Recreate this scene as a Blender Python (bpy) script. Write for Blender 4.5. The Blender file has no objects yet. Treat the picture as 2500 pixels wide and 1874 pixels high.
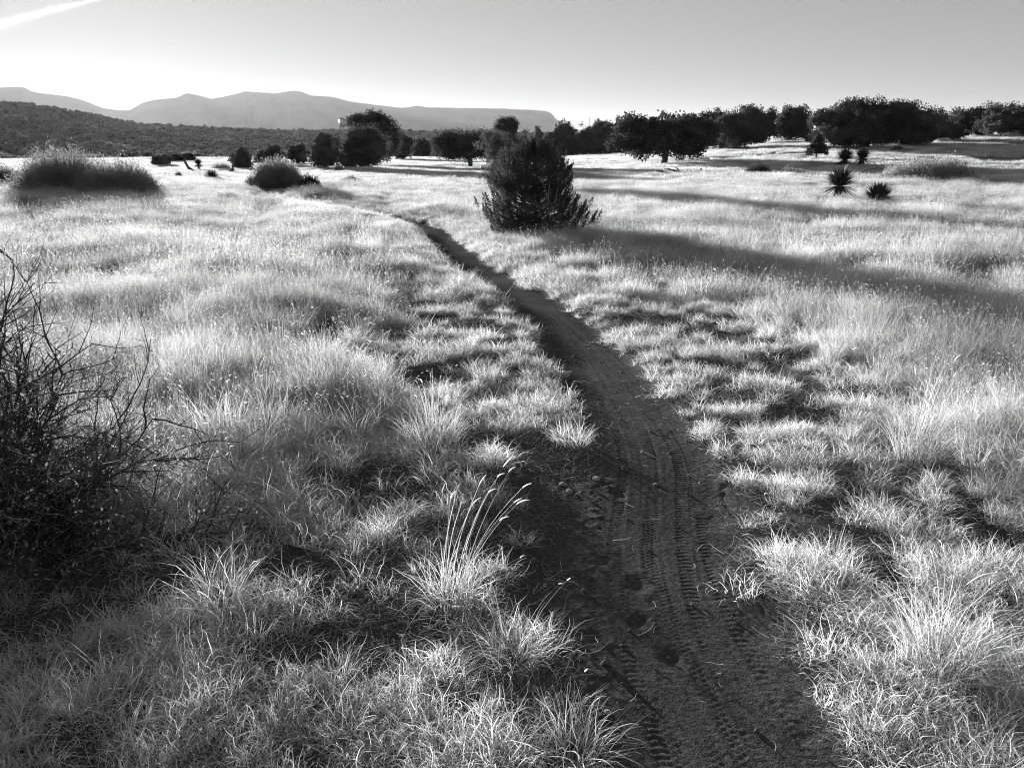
import bpy, math
import numpy as np
from mathutils import Vector, Euler

# ------------------------------------------------------------------ camera, light, exposure
SC = bpy.context.scene
COL = SC.collection
F_PX = 1853.0                    # focal length in pixels of the 2500 px wide photograph
CAM_H = 1.5
PITCH = math.radians(17.3)
SUN_AZ = math.radians(-29.0)     # left of the view direction (+Y)
SUN_EL = math.radians(6.5)
SKY_STRENGTH = 0.05
SUN_STRENGTH = 5.0
EXPOSURE = 1.85
SKY_GAMMA = 0.35                 # soft shoulder of the black and white print
SKY_GAIN = 1.42
HAZE_DENSITY = 0.000026

cam_d = bpy.data.cameras.new('camera')
cam = bpy.data.objects.new('camera', cam_d)
COL.objects.link(cam)
cam_d.sensor_width = 36.0
cam_d.lens = F_PX / 2500.0 * 36.0
cam_d.clip_start = 0.05
cam_d.clip_end = 30000
cam.location = (0, 0, CAM_H)
cam.rotation_euler = (math.radians(90) - PITCH, 0, 0)
SC.camera = cam

world = bpy.data.worlds.new("World")
SC.world = world
world.use_nodes = True
wn, wl = world.node_tree.nodes, world.node_tree.links
wn.clear()
w_out = wn.new('ShaderNodeOutputWorld')
w_bg = wn.new('ShaderNodeBackground'); w_bg.inputs['Strength'].default_value = SKY_STRENGTH
w_sky = wn.new('ShaderNodeTexSky')
w_sky.sky_type = 'NISHITA'
w_sky.sun_disc = False
w_sky.sun_elevation = SUN_EL
w_sky.sun_rotation = SUN_AZ
w_sky.altitude = 1400
w_sky.air_density = 1.0
w_sky.dust_density = 0.4
w_sky.ozone_density = 1.0
w_bw = wn.new('ShaderNodeSeparateColor')      # red filtered black and white
wl.new(w_sky.outputs['Color'], w_bw.inputs[0])
w_pow = wn.new('ShaderNodeMath'); w_pow.operation = 'POWER'; w_pow.inputs[1].default_value = SKY_GAMMA
w_mul = wn.new('ShaderNodeMath'); w_mul.operation = 'MULTIPLY'; w_mul.inputs[1].default_value = SKY_GAIN
wl.new(w_bw.outputs[0], w_pow.inputs[0]); wl.new(w_pow.outputs[0], w_mul.inputs[0])
w_last = w_mul.outputs[0]
# a vapour trail crossing the upper left of the sky
def w_dir(px, py):
    u = (px - 1250.0) / F_PX; v = (937.0 - py) / F_PX
    return Vector((u, math.cos(PITCH) + v * math.sin(PITCH), -math.sin(PITCH) + v * math.cos(PITCH))).normalized()
va, vb = w_dir(-30, 66), w_dir(250, -6)
nrm = va.cross(vb).normalized(); along = (vb - va).normalized()
def w_math(op, a, b=None, c=None):
    n = wn.new('ShaderNodeMath'); n.operation = op
    for i, q in enumerate((a, b, c)):
        if q is None: continue
        if isinstance(q, (int, float)): n.inputs[i].default_value = q
        else: wl.new(q, n.inputs[i])
    return n.outputs[0]
w_tc = wn.new('ShaderNodeTexCoord')
def w_dot(v):
    n = wn.new('ShaderNodeVectorMath'); n.operation = 'DOT_PRODUCT'; n.inputs[1].default_value = v
    wl.new(w_tc.outputs['Generated'], n.inputs[0]); return n.outputs['Value']
w_no = wn.new('ShaderNodeTexNoise'); w_no.inputs['Scale'].default_value = 38; w_no.inputs['Detail'].default_value = 5
wl.new(w_tc.outputs['Generated'], w_no.inputs['Vector'])
d_ = w_math('ADD', w_dot(nrm), w_math('MULTIPLY_ADD', w_no.outputs['Fac'], .008, -.004))
t_ = w_dot(along)
t0, t1 = va.dot(along), vb.dot(along)
wid_ = w_math('MULTIPLY_ADD', w_math('MULTIPLY_ADD', t_, -1.0 / (t1 - t0), t1 / (t1 - t0)), .0028, .0018)
q_ = w_math('DIVIDE', d_, w_math('MAXIMUM', wid_, .001))
g_ = w_math('EXPONENT', w_math('MULTIPLY', w_math('MULTIPLY', q_, q_), -1.0))
def w_ramp(x, a, b):
    n = wn.new('ShaderNodeMapRange'); n.interpolation_type = 'SMOOTHSTEP'
    n.inputs['From Min'].default_value = a; n.inputs['From Max'].default_value = b; wl.new(x, n.inputs['Value']); return n.outputs[0]
g_ = w_math('MULTIPLY', g_, w_math('MULTIPLY', w_ramp(t_, t0 - .35, t0 - .2), w_ramp(t_, t1 + .03, t1 - .02)))
g_ = w_math('MULTIPLY', g_, w_ramp(w_dot((0, 1, 0)), .2, .5))
g_ = w_math('MULTIPLY', g_, w_math('MULTIPLY_ADD', w_no.outputs['Fac'], .9, .1))
w_last = w_math('MULTIPLY', w_last, w_math('MULTIPLY_ADD', g_, 1.0, 1.0))
wl.new(w_last, w_bg.inputs['Color'])
wl.new(w_bg.outputs['Background'], w_out.inputs['Surface'])

sun_d = bpy.data.lights.new('sun', 'SUN')
sun_d.energy = SUN_STRENGTH
sun_d.angle = math.radians(1.0)
sun_d.color = (1.0, 1.0, 1.0)    # black and white photograph
sun = bpy.data.objects.new('sun', sun_d)
COL.objects.link(sun)
sv = Vector((math.sin(SUN_AZ) * math.cos(SUN_EL), math.cos(SUN_AZ) * math.cos(SUN_EL), math.sin(SUN_EL)))
sun.rotation_euler = sv.to_track_quat('Z', 'Y').to_euler()
sun.location = sv * 50

SC.view_settings.view_transform = 'Standard'
SC.view_settings.look = 'None'
SC.view_settings.gamma = 1.0
SC.view_settings.exposure = EXPOSURE
SC.view_settings.use_curve_mapping = False
SC.render.engine = 'CYCLES'
cy = SC.cycles
cy.max_bounces = 5
cy.diffuse_bounces = 4
cy.glossy_bounces = 1
cy.transmission_bounces = 2
cy.volume_bounces = 0
cy.caustics_reflective = False
cy.caustics_refractive = False
cy.use_denoising = True
cy.denoiser = 'OPENIMAGEDENOISE'
cy.denoising_prefilter = 'NONE'
cy.denoising_input_passes = 'RGB_ALBEDO_NORMAL'
cy.use_adaptive_sampling = False
cy.filter_width = 1.1
cy.sample_clamp_indirect = 4.0

# ------------------------------------------------------------------ helpers
def rng(s): return np.random.default_rng(s)

def smooth(a, b, x):
    t = np.clip((np.asarray(x, float) - a) / (b - a), 0, 1)
    return t * t * (3 - 2 * t)

def vnoise(x, y, seed=0):
    x = np.asarray(x, float); y = np.asarray(y, float)
    xi = np.floor(x).astype(np.int64); yi = np.floor(y).astype(np.int64)
    fx = x - xi; fy = y - yi
    fx = fx * fx * (3 - 2 * fx); fy = fy * fy * (3 - 2 * fy)
    def h(a, b):
        n = (a * 374761393 + b * 668265263 + seed * 974634777) & 0x7fffffff
        n = ((n ^ (n >> 13)) * 1274126177) & 0x7fffffff
        return ((n ^ (n >> 16)) & 0xffff) / 65535.0
    return (h(xi, yi) * (1 - fx) + h(xi + 1, yi) * fx) * (1 - fy) + (h(xi, yi + 1) * (1 - fx) + h(xi + 1, yi + 1) * fx) * fy

def fnoise(x, y, seed=0, octaves=4):
    s = 0; a = 0.5; t = 0
    for k in range(octaves):
        s = s + a * vnoise(x * 2 ** k, y * 2 ** k, seed + k * 17); t += a; a *= 0.5
    return s / t

cp, sp = math.cos(PITCH), math.sin(PITCH)
def ray(px, py):
    u = (np.asarray(px, float) - 1250.0) / F_PX
    v = (937.0 - np.asarray(py, float)) / F_PX
    return u, cp + v * sp, -sp + v * cp
def flat(px, py, z=0.0):
    dx, dy, dz = ray(px, py)
    t = (z - CAM_H) / dz
    return dx * t, dy * t

# path centre line (pixels read off the photograph, then world metres)
PATH_PX = np.array([(1565, 1658), (1490, 1500), (1445, 1400), (1408, 1300), (1392, 1200), (1392, 1100), (1400, 1000),
                    (1383, 950), (1345, 880), (1314, 820), (1274, 760), (1222, 700), (1150, 640), (1078, 600),
                    (1010, 560), (962, 520), (932, 490), (880, 474), (828, 462)], float) * 1.1302
PX_, PY_ = flat(PATH_PX[:, 0], PATH_PX[:, 1])
PATH_Y = np.concatenate([[-60, -3, 0.6], PY_, [24, 34, 60]])
PATH_X = np.concatenate([[0.6, 0.6, 0.66], PX_, [-7.5, -10, -10]])
def path_xc(y):
    y = np.asarray(y, float)
    return sum(np.interp(y + d, PATH_Y, PATH_X) for d in (-0.22, -0.1, 0, 0.1, 0.22)) / 5
PATH_HALF_Y = np.array([0, 2, 3, 4.5, 7, 10, 13, 16.5, 18, 22])
PATH_HALF_W = np.array([.36, .36, .34, .31, .29, .29, .30, .32, .28, .22])
def path_half(y): return np.interp(y, PATH_HALF_Y, PATH_HALF_W)

def h(x, y):
    """terrain height in metres"""
    x = np.asarray(x, float); y = np.asarray(y, float)
    r = np.hypot(x, y) + 1e-6
    az = np.degrees(np.arctan2(x, y))
    front = smooth(100, 60, np.abs(az))
    z = 0.05 * (fnoise(x * .8, y * .8, 3, 2) - .5) * smooth(0.5, 4, r)
    z = z + 0.30 * (fnoise(x * .09 + 5, y * .09, 9, 3) - .5) * smooth(8, 40, r)
    # long swell to the right, up to a low ridge about 110 m away
    A = np.interp(az, [-90, 3, 9, 12, 15, 19, 24, 34, 60, 100], [0, 0, .5, 1.4, 2.2, 2.8, 3.05, 3.25, 3.3, 0])
    z = z + A * smooth(22, 112, r) * smooth(420, 150, r)
    # past the meadow the land drops to a scrub valley, then climbs to a far slope
    drop = np.interp(az, [-100, -60, -5, 8, 16, 40, 100], [0, -9, -9, -7, -5, -5, 0])
    z = z + drop * smooth(105, 230, r)
    e = np.interp(az, [-90, -50, -32.8, -30.5, -28, -25.7, -24.3, -15.8, -4.4, 4, 12, 60], [0, 3.3, 2.66, 2.36, 1.98, 1.50, 1.38, 1.12, .97, .82, .4, .3])
    far = np.tan(np.radians(e)) * 1000 + 9 + (fnoise(x * .006, y * .006, 21, 4) - .5) * 9 * smooth(300, 700, r)
    z = z + far * smooth(250, 980, r) ** 0.9 * smooth(2600, 1150, r) * front
    # path trench
    d = x - path_xc(y)
    w = path_half(y) + 0.10 * (fnoise(y * 2.6, np.sign(d) * 3 + 4, 5, 3) - .5)
    on = smooth(-2, 0, y) * smooth(19.5, 16.5, y)
    deep = 0.022 + 0.083 * smooth(3.5, 8, y)
    z = z - on * deep * smooth(w + 0.24, w - 0.10, np.abs(d)) 
    # hummocks either side
    z = z + 0.085 * (fnoise(x * 3.0, y * 3.0, 33, 2) - .45) * smooth(w + .05, w + .5, np.abs(d)) * smooth(1, 2.5, r) * smooth(40, 20, r)
    return z

def hit(px, py):
    dx, dy, dz = ray(px, py)
    n = math.hypot(dx, dy)
    t = np.exp(np.linspace(math.log(1.2), math.log(1200), 4000))
    z = CAM_H + dz * t
    g = h(dx * t, dy * t)
    k = np.argmax(z <= g)
    if not (z <= g).any(): k = int(np.argmin(np.abs(t * n - 110)))
    return float(dx * t[k]), float(dy * t[k]), float(g[k])

def at(px, dist):
    """a spot on the ground in the column px at a given distance"""
    a = (px - 1250.0) / F_PX * cp
    y = dist / math.hypot(1, a)
    x = a * y
    return float(x), float(y), float(h(x, y))

def mesh_np(name, v, f, mat=None, smooth_shade=False, uv=None):
    """mesh from numpy: v (n,3), f (m,3|4) or a list of such arrays"""
    me = bpy.data.meshes.new(name)
    fs = f if isinstance(f, list) else [f]
    fs = [np.asarray(a, np.int32) for a in fs if len(a)]
    v = np.asarray(v, np.float32)
    me.vertices.add(len(v)); me.vertices.foreach_set('co', v.ravel())
    nl = sum(a.size for a in fs); nf = sum(len(a) for a in fs)
    me.loops.add(nl); me.polygons.add(nf)
    me.loops.foreach_set('vertex_index', np.concatenate([a.ravel() for a in fs]))
    tot = np.concatenate([np.full(len(a), a.shape[1], np.int32) for a in fs])
    st = np.concatenate([[0], np.cumsum(tot)[:-1]]).astype(np.int32)
    me.polygons.foreach_set('loop_start', st)
    if smooth_shade: me.polygons.foreach_set('use_smooth', np.ones(nf, bool))
    me.update(calc_edges=True)
    if mat: me.materials.append(mat)
    return me

def link(name, me, parent=None, loc=None, rot=None):
    o = bpy.data.objects.new(name, me)
    COL.objects.link(o)
    if parent is not None: o.parent = parent
    if loc is not None: o.location = loc
    if rot is not None: o.rotation_euler = rot
    return o

def tag(o, label=None, cat=None, group=None, kind=None):
    if label: o['label'] = label
    if cat: o['category'] = cat
    if group: o['group'] = group
    if kind: o['kind'] = kind
    return o

def thing(name, loc, label, cat, group=None, rz=0):
    o = bpy.data.objects.new(name, None)
    COL.objects.link(o)
    o.empty_display_size = .2
    o.location = loc; o.rotation_euler = (0, 0, rz)
    return tag(o, label, cat, group)

class Geo:
    def __init__(s): s.v = []; s.q = []; s.t = []; s.n = 0
    def add(s, v, q=None, t=None):
        s.v.append(np.asarray(v, float))
        if q is not None and len(q): s.q.append(np.asarray(q) + s.n)
        if t is not None and len(t): s.t.append(np.asarray(t) + s.n)
        s.n += len(v)
    def mesh(s, name, mat, smooth_shade=False):
        f = []
        if s.q: f.append(np.concatenate(s.q))
        if s.t: f.append(np.concatenate(s.t))
        return mesh_np(name, np.concatenate(s.v), f, mat, smooth_shade)

def tube(g, pts, rad, sides=5, cap=True):
    pts = np.asarray(pts, float); n = len(pts)
    rad = np.broadcast_to(np.asarray(rad, float), (n,))
    d = np.gradient(pts, axis=0)
    d /= np.linalg.norm(d, axis=1)[:, None] + 1e-9
    up = np.array([0.3, 0.2, 1.0]) if abs(d[:, 2]).mean() < .8 else np.array([1.0, .2, .1])
    a = np.cross(d, up); a /= np.linalg.norm(a, axis=1)[:, None] + 1e-9
    b = np.cross(d, a)
    th = np.arange(sides) * 2 * math.pi / sides
    v = pts[:, None, :] + rad[:, None, None] * (np.cos(th)[None, :, None] * a[:, None, :] + np.sin(th)[None, :, None] * b[:, None, :])
    v = v.reshape(-1, 3)
    i = np.arange(n - 1)[:, None] * sides; j = np.arange(sides)[None, :]; k = (j + 1) % sides
    q = np.stack([i + j, i + k, i + k + sides, i + j + sides], -1).reshape(-1, 4)
    t = []
    if cap:
        v = np.concatenate([v, [pts[-1] + d[-1] * rad[-1] * .8]])
        e = (n - 1) * sides
        t = [(e + m, e + (m + 1) % sides, n * sides) for m in range(sides)]
    g.add(v, q, t)

def blades(R, n, length, width, spread, lean, curl, segs=5, wig=.25, centre_bias=1.0, lean_dir=None, base=None, head=None, twist=1.0, kinks=.22):
    """n thin ribbons growing from a patch; every argument (lo, hi) is a range. returns verts, quads, tris"""
    L = R.uniform(*length, n); W = R.uniform(*width, n)
    ph = R.uniform(0, 2 * math.pi, n)
    rr = spread * R.uniform(0, 1, n) ** (0.5 * centre_bias)
    if base is None:
        bx, by = rr * np.cos(ph), rr * np.sin(ph); bz = np.zeros(n)
    else:
        bx, by, bz = base
    hd = ph + R.normal(0, .9, n)
    th = R.uniform(*lean, n)                       # angle from vertical
    cu = R.uniform(*curl, n)                       # further bend along the blade
    hw = R.normal(0, wig, n)
    s = np.linspace(0, 1, segs + 1)
    sm = (s[:-1] + s[1:]) / 2
    T = th[:, None] + cu[:, None] * (sm ** 1.6)[None, :]
    kink = R.uniform(0, 1, n) < kinks
    ks = R.uniform(.3, .9, n)
    T = T + (kink * R.uniform(.5, 1.7, n))[:, None] * (sm[None, :] > ks[:, None])
    H = hd[:, None] + hw[:, None] * sm[None, :] * 2 + R.normal(0, wig * .5, (n, segs))
    st = L[:, None] / segs
    dx = np.sin(T) * np.cos(H) * st; dy = np.sin(T) * np.sin(H) * st; dz = np.cos(T) * st
    if lean_dir is not None:
        dx = dx + lean_dir[0] * st * sm[None, :]; dy = dy + lean_dir[1] * st * sm[None, :]
    z0 = np.zeros((n, 1))
    X = np.concatenate([z0, np.cumsum(dx, 1)], 1) + bx[:, None]
    Y = np.concatenate([z0, np.cumsum(dy, 1)], 1) + by[:, None]
    Z = np.concatenate([z0, np.cumsum(dz, 1)], 1) + bz[:, None]
    Z = np.maximum(Z, bz[:, None] + 0.002 + 0.01 * s[None, :] * R.uniform(0, 1, (n, 1)))
    P = np.stack([X, Y, Z], -1)
    sa = hd + math.pi / 2 + R.normal(0, .6, n) * twist
    S = np.stack([np.cos(sa), np.sin(sa), R.normal(0, .25, n)], -1)
    wd = W[:, None] * (1 - s[None, :] ** 2 * .85) * .5
    A = P - S[:, None, :] * wd[..., None]; B = P + S[:, None, :] * wd[..., None]
    V = np.stack([A, B], 2).reshape(-1, 3)
    o = (np.arange(n) * (segs + 1) * 2)[:, None]; k = (np.arange(segs) * 2)[None, :]
    Q = np.stack([o + k, o + k + 1, o + k + 3, o + k + 2], -1).reshape(-1, 4)
    tips = P[:, -1]; tdir = P[:, -1] - P[:, -2]
    return V, Q, tips, tdir

# ------------------------------------------------------------------ materials (all grey: the photograph is black and white)
def mat_new(name):
    m = bpy.data.materials.new(name); m.use_nodes = True
    nt = m.node_tree; nt.nodes.clear()
    out = nt.nodes.new('ShaderNodeOutputMaterial')
    return m, nt, out

def N(nt, t, **kw):
    n = nt.nodes.new(t)
    for k, v in kw.items():
        if k in n.inputs: n.inputs[k].default_value = v
        else: setattr(n, k, v)
    return n

def noise_col(nt, lo, hi, scale, detail=4, coord='Object', pmin=.3, pmax=.7):
    tc = N(nt, 'ShaderNodeTexCoord')
    no = N(nt, 'ShaderNodeTexNoise', Scale=scale, Detail=detail)
    nt.links.new(tc.outputs[coord], no.inputs['Vector'])
    mr = N(nt, 'ShaderNodeMapRange')
    mr.inputs['From Min'].default_value = pmin; mr.inputs['From Max'].default_value = pmax
    mr.inputs['To Min'].default_value = lo; mr.inputs['To Max'].default_value = hi
    nt.links.new(no.outputs['Fac'], mr.inputs['Value'])
    return mr.outputs['Result'], no, tc

def leaf_mat(name, lo, hi, trans=.5, tcol=None, scale=3, gloss=0.0, island=True):
    """diffuse + translucent foliage, random shade for each leaf"""
    m, nt, out = mat_new(name)
    c, no_, _ = noise_col(nt, lo, hi, scale)
    geo = N(nt, 'ShaderNodeNewGeometry')
    nt.links.new(geo.outputs['Position'], no_.inputs['Vector'])   # patches stay put in the meadow
    oi = N(nt, 'ShaderNodeObjectInfo')
    src = geo.outputs['Random Per Island']
    mr = N(nt, 'ShaderNodeMapRange'); mr.inputs['To Min'].default_value = .72; mr.inputs['To Max'].default_value = 1.28
    nt.links.new(src, mr.inputs['Value'])
    mr2 = N(nt, 'ShaderNodeMapRange'); mr2.inputs['To Min'].default_value = .8; mr2.inputs['To Max'].default_value = 1.2
    nt.links.new(oi.outputs['Random'], mr2.inputs['Value'])
    mu = N(nt, 'ShaderNodeMath', operation='MULTIPLY'); nt.links.new(c, mu.inputs[0]); nt.links.new(mr.outputs[0], mu.inputs[1])
    mu2 = N(nt, 'ShaderNodeMath', operation='MULTIPLY'); nt.links.new(mu.outputs[0], mu2.inputs[0]); nt.links.new(mr2.outputs[0], mu2.inputs[1])
    df = N(nt, 'ShaderNodeBsdfDiffuse'); tr = N(nt, 'ShaderNodeBsdfTranslucent')
    nt.links.new(mu2.outputs[0], df.inputs['Color']); nt.links.new(mu2.outputs[0], tr.inputs['Color'])
    mx = N(nt, 'ShaderNodeMixShader'); mx.inputs[0].default_value = trans
    nt.links.new(df.outputs[0], mx.inputs[1]); nt.links.new(tr.outputs[0], mx.inputs[2])
    last = mx.outputs[0]
    if gloss:
        gl = N(nt, 'ShaderNodeBsdfGlossy', Roughness=.45); gl.inputs['Color'].default_value = (.8, .8, .8, 1)
        m2 = N(nt, 'ShaderNodeMixShader'); m2.inputs[0].default_value = gloss
        nt.links.new(last, m2.inputs[1]); nt.links.new(gl.outputs[0], m2.inputs[2]); last = m2.outputs[0]
    nt.links.new(last, out.inputs['Surface'])
    return m

def rough_mat(name, lo, hi, scale=20, bump=.5, dist=.01, detail=6, rough=.95):
    m, nt, out = mat_new(name)
    c, no, tc = noise_col(nt, lo, hi, scale, detail)
    bs = N(nt, 'ShaderNodeBsdfPrincipled', Roughness=rough)
    bs.inputs['Specular IOR Level'].default_value = .15
    nt.links.new(c, bs.inputs['Base Color'])
    bu = N(nt, 'ShaderNodeBump', Strength=bump, Distance=dist)
    nt.links.new(no.outputs['Fac'], bu.inputs['Height']); nt.links.new(bu.outputs[0], bs.inputs['Normal'])
    nt.links.new(bs.outputs[0], out.inputs['Surface'])
    return m

M_GRASS = leaf_mat('dry_grass', .48, .84, .5, scale=1.1, gloss=.05)
M_GRASS_T = leaf_mat('dry_tall_grass', .30, .84, .5, scale=.7, gloss=.05)
M_LITTER = leaf_mat('dry_litter', .22, .40, .3, scale=6)
M_HEAD = leaf_mat('seed_head', .45, .62, .5, scale=20)
M_JUN = leaf_mat('juniper_needles', .055, .105, .35, scale=1.2)
M_JUN_FAR = leaf_mat('juniper_crown', .055, .115, .3, scale=.8)
M_PIN = leaf_mat('pinyon_needles', .065, .12, .4, scale=1.5, gloss=.03)
M_BROOM = leaf_mat('broom_stems', .14, .24, .4, scale=2)
M_BROOM_TIP = leaf_mat('broom_tips', .22, .36, .5, scale=3)
M_SCRUB = leaf_mat('scrub_leaves', .05, .10, .3, scale=1)
M_HILL = leaf_mat('hill_scrub', .09, .17, .3, scale=.02)
M_YUC = leaf_mat('yucca_leaves', .045, .10, .2, scale=4, gloss=.06)
M_YUC_DEAD = leaf_mat('yucca_dead_leaves', .20, .34, .3, scale=6)
M_BARK = rough_mat('bark', .05, .11, 25, .6, .02)
M_TWIG = rough_mat('dark_twig', .045, .10, 30, .4, .003)
M_TWIG_L = rough_mat('pale_twig', .22, .38, 30, .4, .003)
M_DEAD = rough_mat('weathered_wood', .07, .16, 18, .6, .02)
M_TANK = rough_mat('galvanised_tank', .75, .85, 1, .05, .01, rough=.38)
[n for n in M_TANK.node_tree.nodes if n.type == 'BSDF_PRINCIPLED'][0].inputs['Metallic'].default_value = .7
M_STONE = rough_mat('stone', .16, .30, 30, .5, .004)
M_BOULDER = rough_mat('boulder', .28, .45, 3, .6, .06)

def soil_material(name, lo, hi, near=True):
    m, nt, out = mat_new(name)
    L = nt.links
    tc = N(nt, 'ShaderNodeTexCoord')
    n1 = N(nt, 'ShaderNodeTexNoise', Scale=2.2, Detail=6)
    n2 = N(nt, 'ShaderNodeTexNoise', Scale=60, Detail=5)
    vo = N(nt, 'ShaderNodeTexVoronoi', Scale=170)
    for a in (n1, n2, vo): L.new(tc.outputs['Object'], a.inputs['Vector'])
    mr = N(nt, 'ShaderNodeMapRange'); mr.inputs['From Min'].default_value = .3; mr.inputs['From Max'].default_value = .7
    mr.inputs['To Min'].default_value = lo; mr.inputs['To Max'].default_value = hi
    L.new(n1.outputs['Fac'], mr.inputs['Value'])
    mg = N(nt, 'ShaderNodeMapRange'); mg.inputs['From Min'].default_value = .3; mg.inputs['From Max'].default_value = .75
    mg.inputs['To Min'].default_value = .6; mg.inputs['To Max'].default_value = 1.5
    L.new(n2.outputs['Fac'], mg.inputs['Value'])
    mu = N(nt, 'ShaderNodeMath', operation='MULTIPLY'); L.new(mr.outputs[0], mu.inputs[0]); L.new(mg.outputs[0], mu.inputs[1])
    # scattered pale grains
    gr = N(nt, 'ShaderNodeMapRange'); gr.inputs['From Min'].default_value = .955; gr.inputs['From Max'].default_value = .97
    L.new(vo.outputs['Color'], gr.inputs['Value'])
    dm = N(nt, 'ShaderNodeMath', operation='LESS_THAN'); dm.inputs[1].default_value = .38; L.new(vo.outputs['Distance'], dm.inputs[0])
    gm = N(nt, 'ShaderNodeMath', operation='MULTIPLY'); L.new(gr.outputs[0], gm.inputs[0]); L.new(dm.outputs[0], gm.inputs[1])
    g2 = N(nt, 'ShaderNodeMath', operation='MULTIPLY_ADD'); g2.inputs[1].default_value = .14
    L.new(gm.outputs[0], g2.inputs[0]); L.new(mu.outputs[0], g2.inputs[2])
    bs = N(nt, 'ShaderNodeBsdfPrincipled', Roughness=1.0)
    bs.inputs['Specular IOR Level'].default_value = 0
    L.new(g2.outputs[0], bs.inputs['Base Color'])
    ad = N(nt, 'ShaderNodeMath', operation='ADD')
    v2 = N(nt, 'ShaderNodeMath', operation='MULTIPLY'); v2.inputs[1].default_value = .5
    L.new(vo.outputs['Distance'], v2.inputs[0]); L.new(v2.outputs[0], ad.inputs[0]); L.new(n2.outputs['Fac'], ad.inputs[1])
    bu = N(nt, 'ShaderNodeBump', Strength=.45, Distance=.004)
    L.new(ad.outputs[0], bu.inputs['Height']); L.new(bu.outputs[0], bs.inputs['Normal'])
    L.new(bs.outputs[0], out.inputs['Surface'])
    return m
M_PATH = soil_material('trail_dirt', .052, .080)

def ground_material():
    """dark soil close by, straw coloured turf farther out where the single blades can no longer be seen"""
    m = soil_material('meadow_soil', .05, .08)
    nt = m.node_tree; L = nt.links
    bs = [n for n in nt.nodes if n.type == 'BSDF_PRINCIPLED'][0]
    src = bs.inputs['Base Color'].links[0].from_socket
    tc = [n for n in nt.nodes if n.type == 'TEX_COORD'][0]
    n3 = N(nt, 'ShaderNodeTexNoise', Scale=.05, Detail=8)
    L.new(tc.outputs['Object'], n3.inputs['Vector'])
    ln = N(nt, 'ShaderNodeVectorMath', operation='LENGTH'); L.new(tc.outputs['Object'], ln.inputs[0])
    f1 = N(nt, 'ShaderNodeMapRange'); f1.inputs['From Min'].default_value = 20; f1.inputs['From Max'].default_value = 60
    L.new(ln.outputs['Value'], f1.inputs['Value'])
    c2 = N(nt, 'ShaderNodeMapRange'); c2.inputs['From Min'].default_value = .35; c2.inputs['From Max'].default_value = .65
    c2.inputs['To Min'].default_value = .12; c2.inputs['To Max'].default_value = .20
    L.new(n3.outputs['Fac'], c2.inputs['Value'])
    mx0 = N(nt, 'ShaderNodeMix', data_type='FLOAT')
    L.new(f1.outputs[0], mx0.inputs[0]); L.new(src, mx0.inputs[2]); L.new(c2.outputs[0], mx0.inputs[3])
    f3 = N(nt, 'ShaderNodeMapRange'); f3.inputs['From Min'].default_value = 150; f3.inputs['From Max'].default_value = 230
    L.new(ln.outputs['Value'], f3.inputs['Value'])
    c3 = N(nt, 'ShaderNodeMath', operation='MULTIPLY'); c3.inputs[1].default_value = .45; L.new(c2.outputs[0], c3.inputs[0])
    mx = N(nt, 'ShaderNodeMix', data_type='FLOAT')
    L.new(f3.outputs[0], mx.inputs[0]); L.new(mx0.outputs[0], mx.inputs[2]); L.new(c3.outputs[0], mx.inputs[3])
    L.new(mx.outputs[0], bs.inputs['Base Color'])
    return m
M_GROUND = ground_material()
M_MOUNT = rough_mat('mountain_rock_and_scrub', .05, .11, .004, .6, 20, 8)

# ------------------------------------------------------------------ ground, path, mountains, haze
def build_ground():
    n = 470
    u = np.linspace(-1, 1, n)
    k = math.asinh(8200)
    g1 = np.sinh(u * k)
    gy = g1 + 2.6
    X = g1[None, :] + (path_xc(gy) * smooth(40, 22, gy) * smooth(-40, -5, gy))[:, None]
    Y = np.repeat(gy[:, None], n, 1)
    Z = h(X, Y)
    d = X - path_xc(Y)
    Z = Z - 0.03 * smooth(path_half(Y) + .01, path_half(Y) - .10, np.abs(d)) * smooth(-1, -.8, Y) * smooth(18.3, 17.8, Y)
    v = np.stack([X, Y, Z], -1).reshape(-1, 3)
    i = np.arange(n - 1)[:, None] * n; j = np.arange(n - 1)[None, :]
    q = np.stack([i + j, i + j + 1, i + j + n + 1, i + j + n], -1).reshape(-1, 4)
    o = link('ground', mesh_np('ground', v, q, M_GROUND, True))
    tag(o, 'dark soil of the dry meadow rolling off to scrub hills', kind='structure')
    return float(Z.min())
zmin = build_ground()

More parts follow.
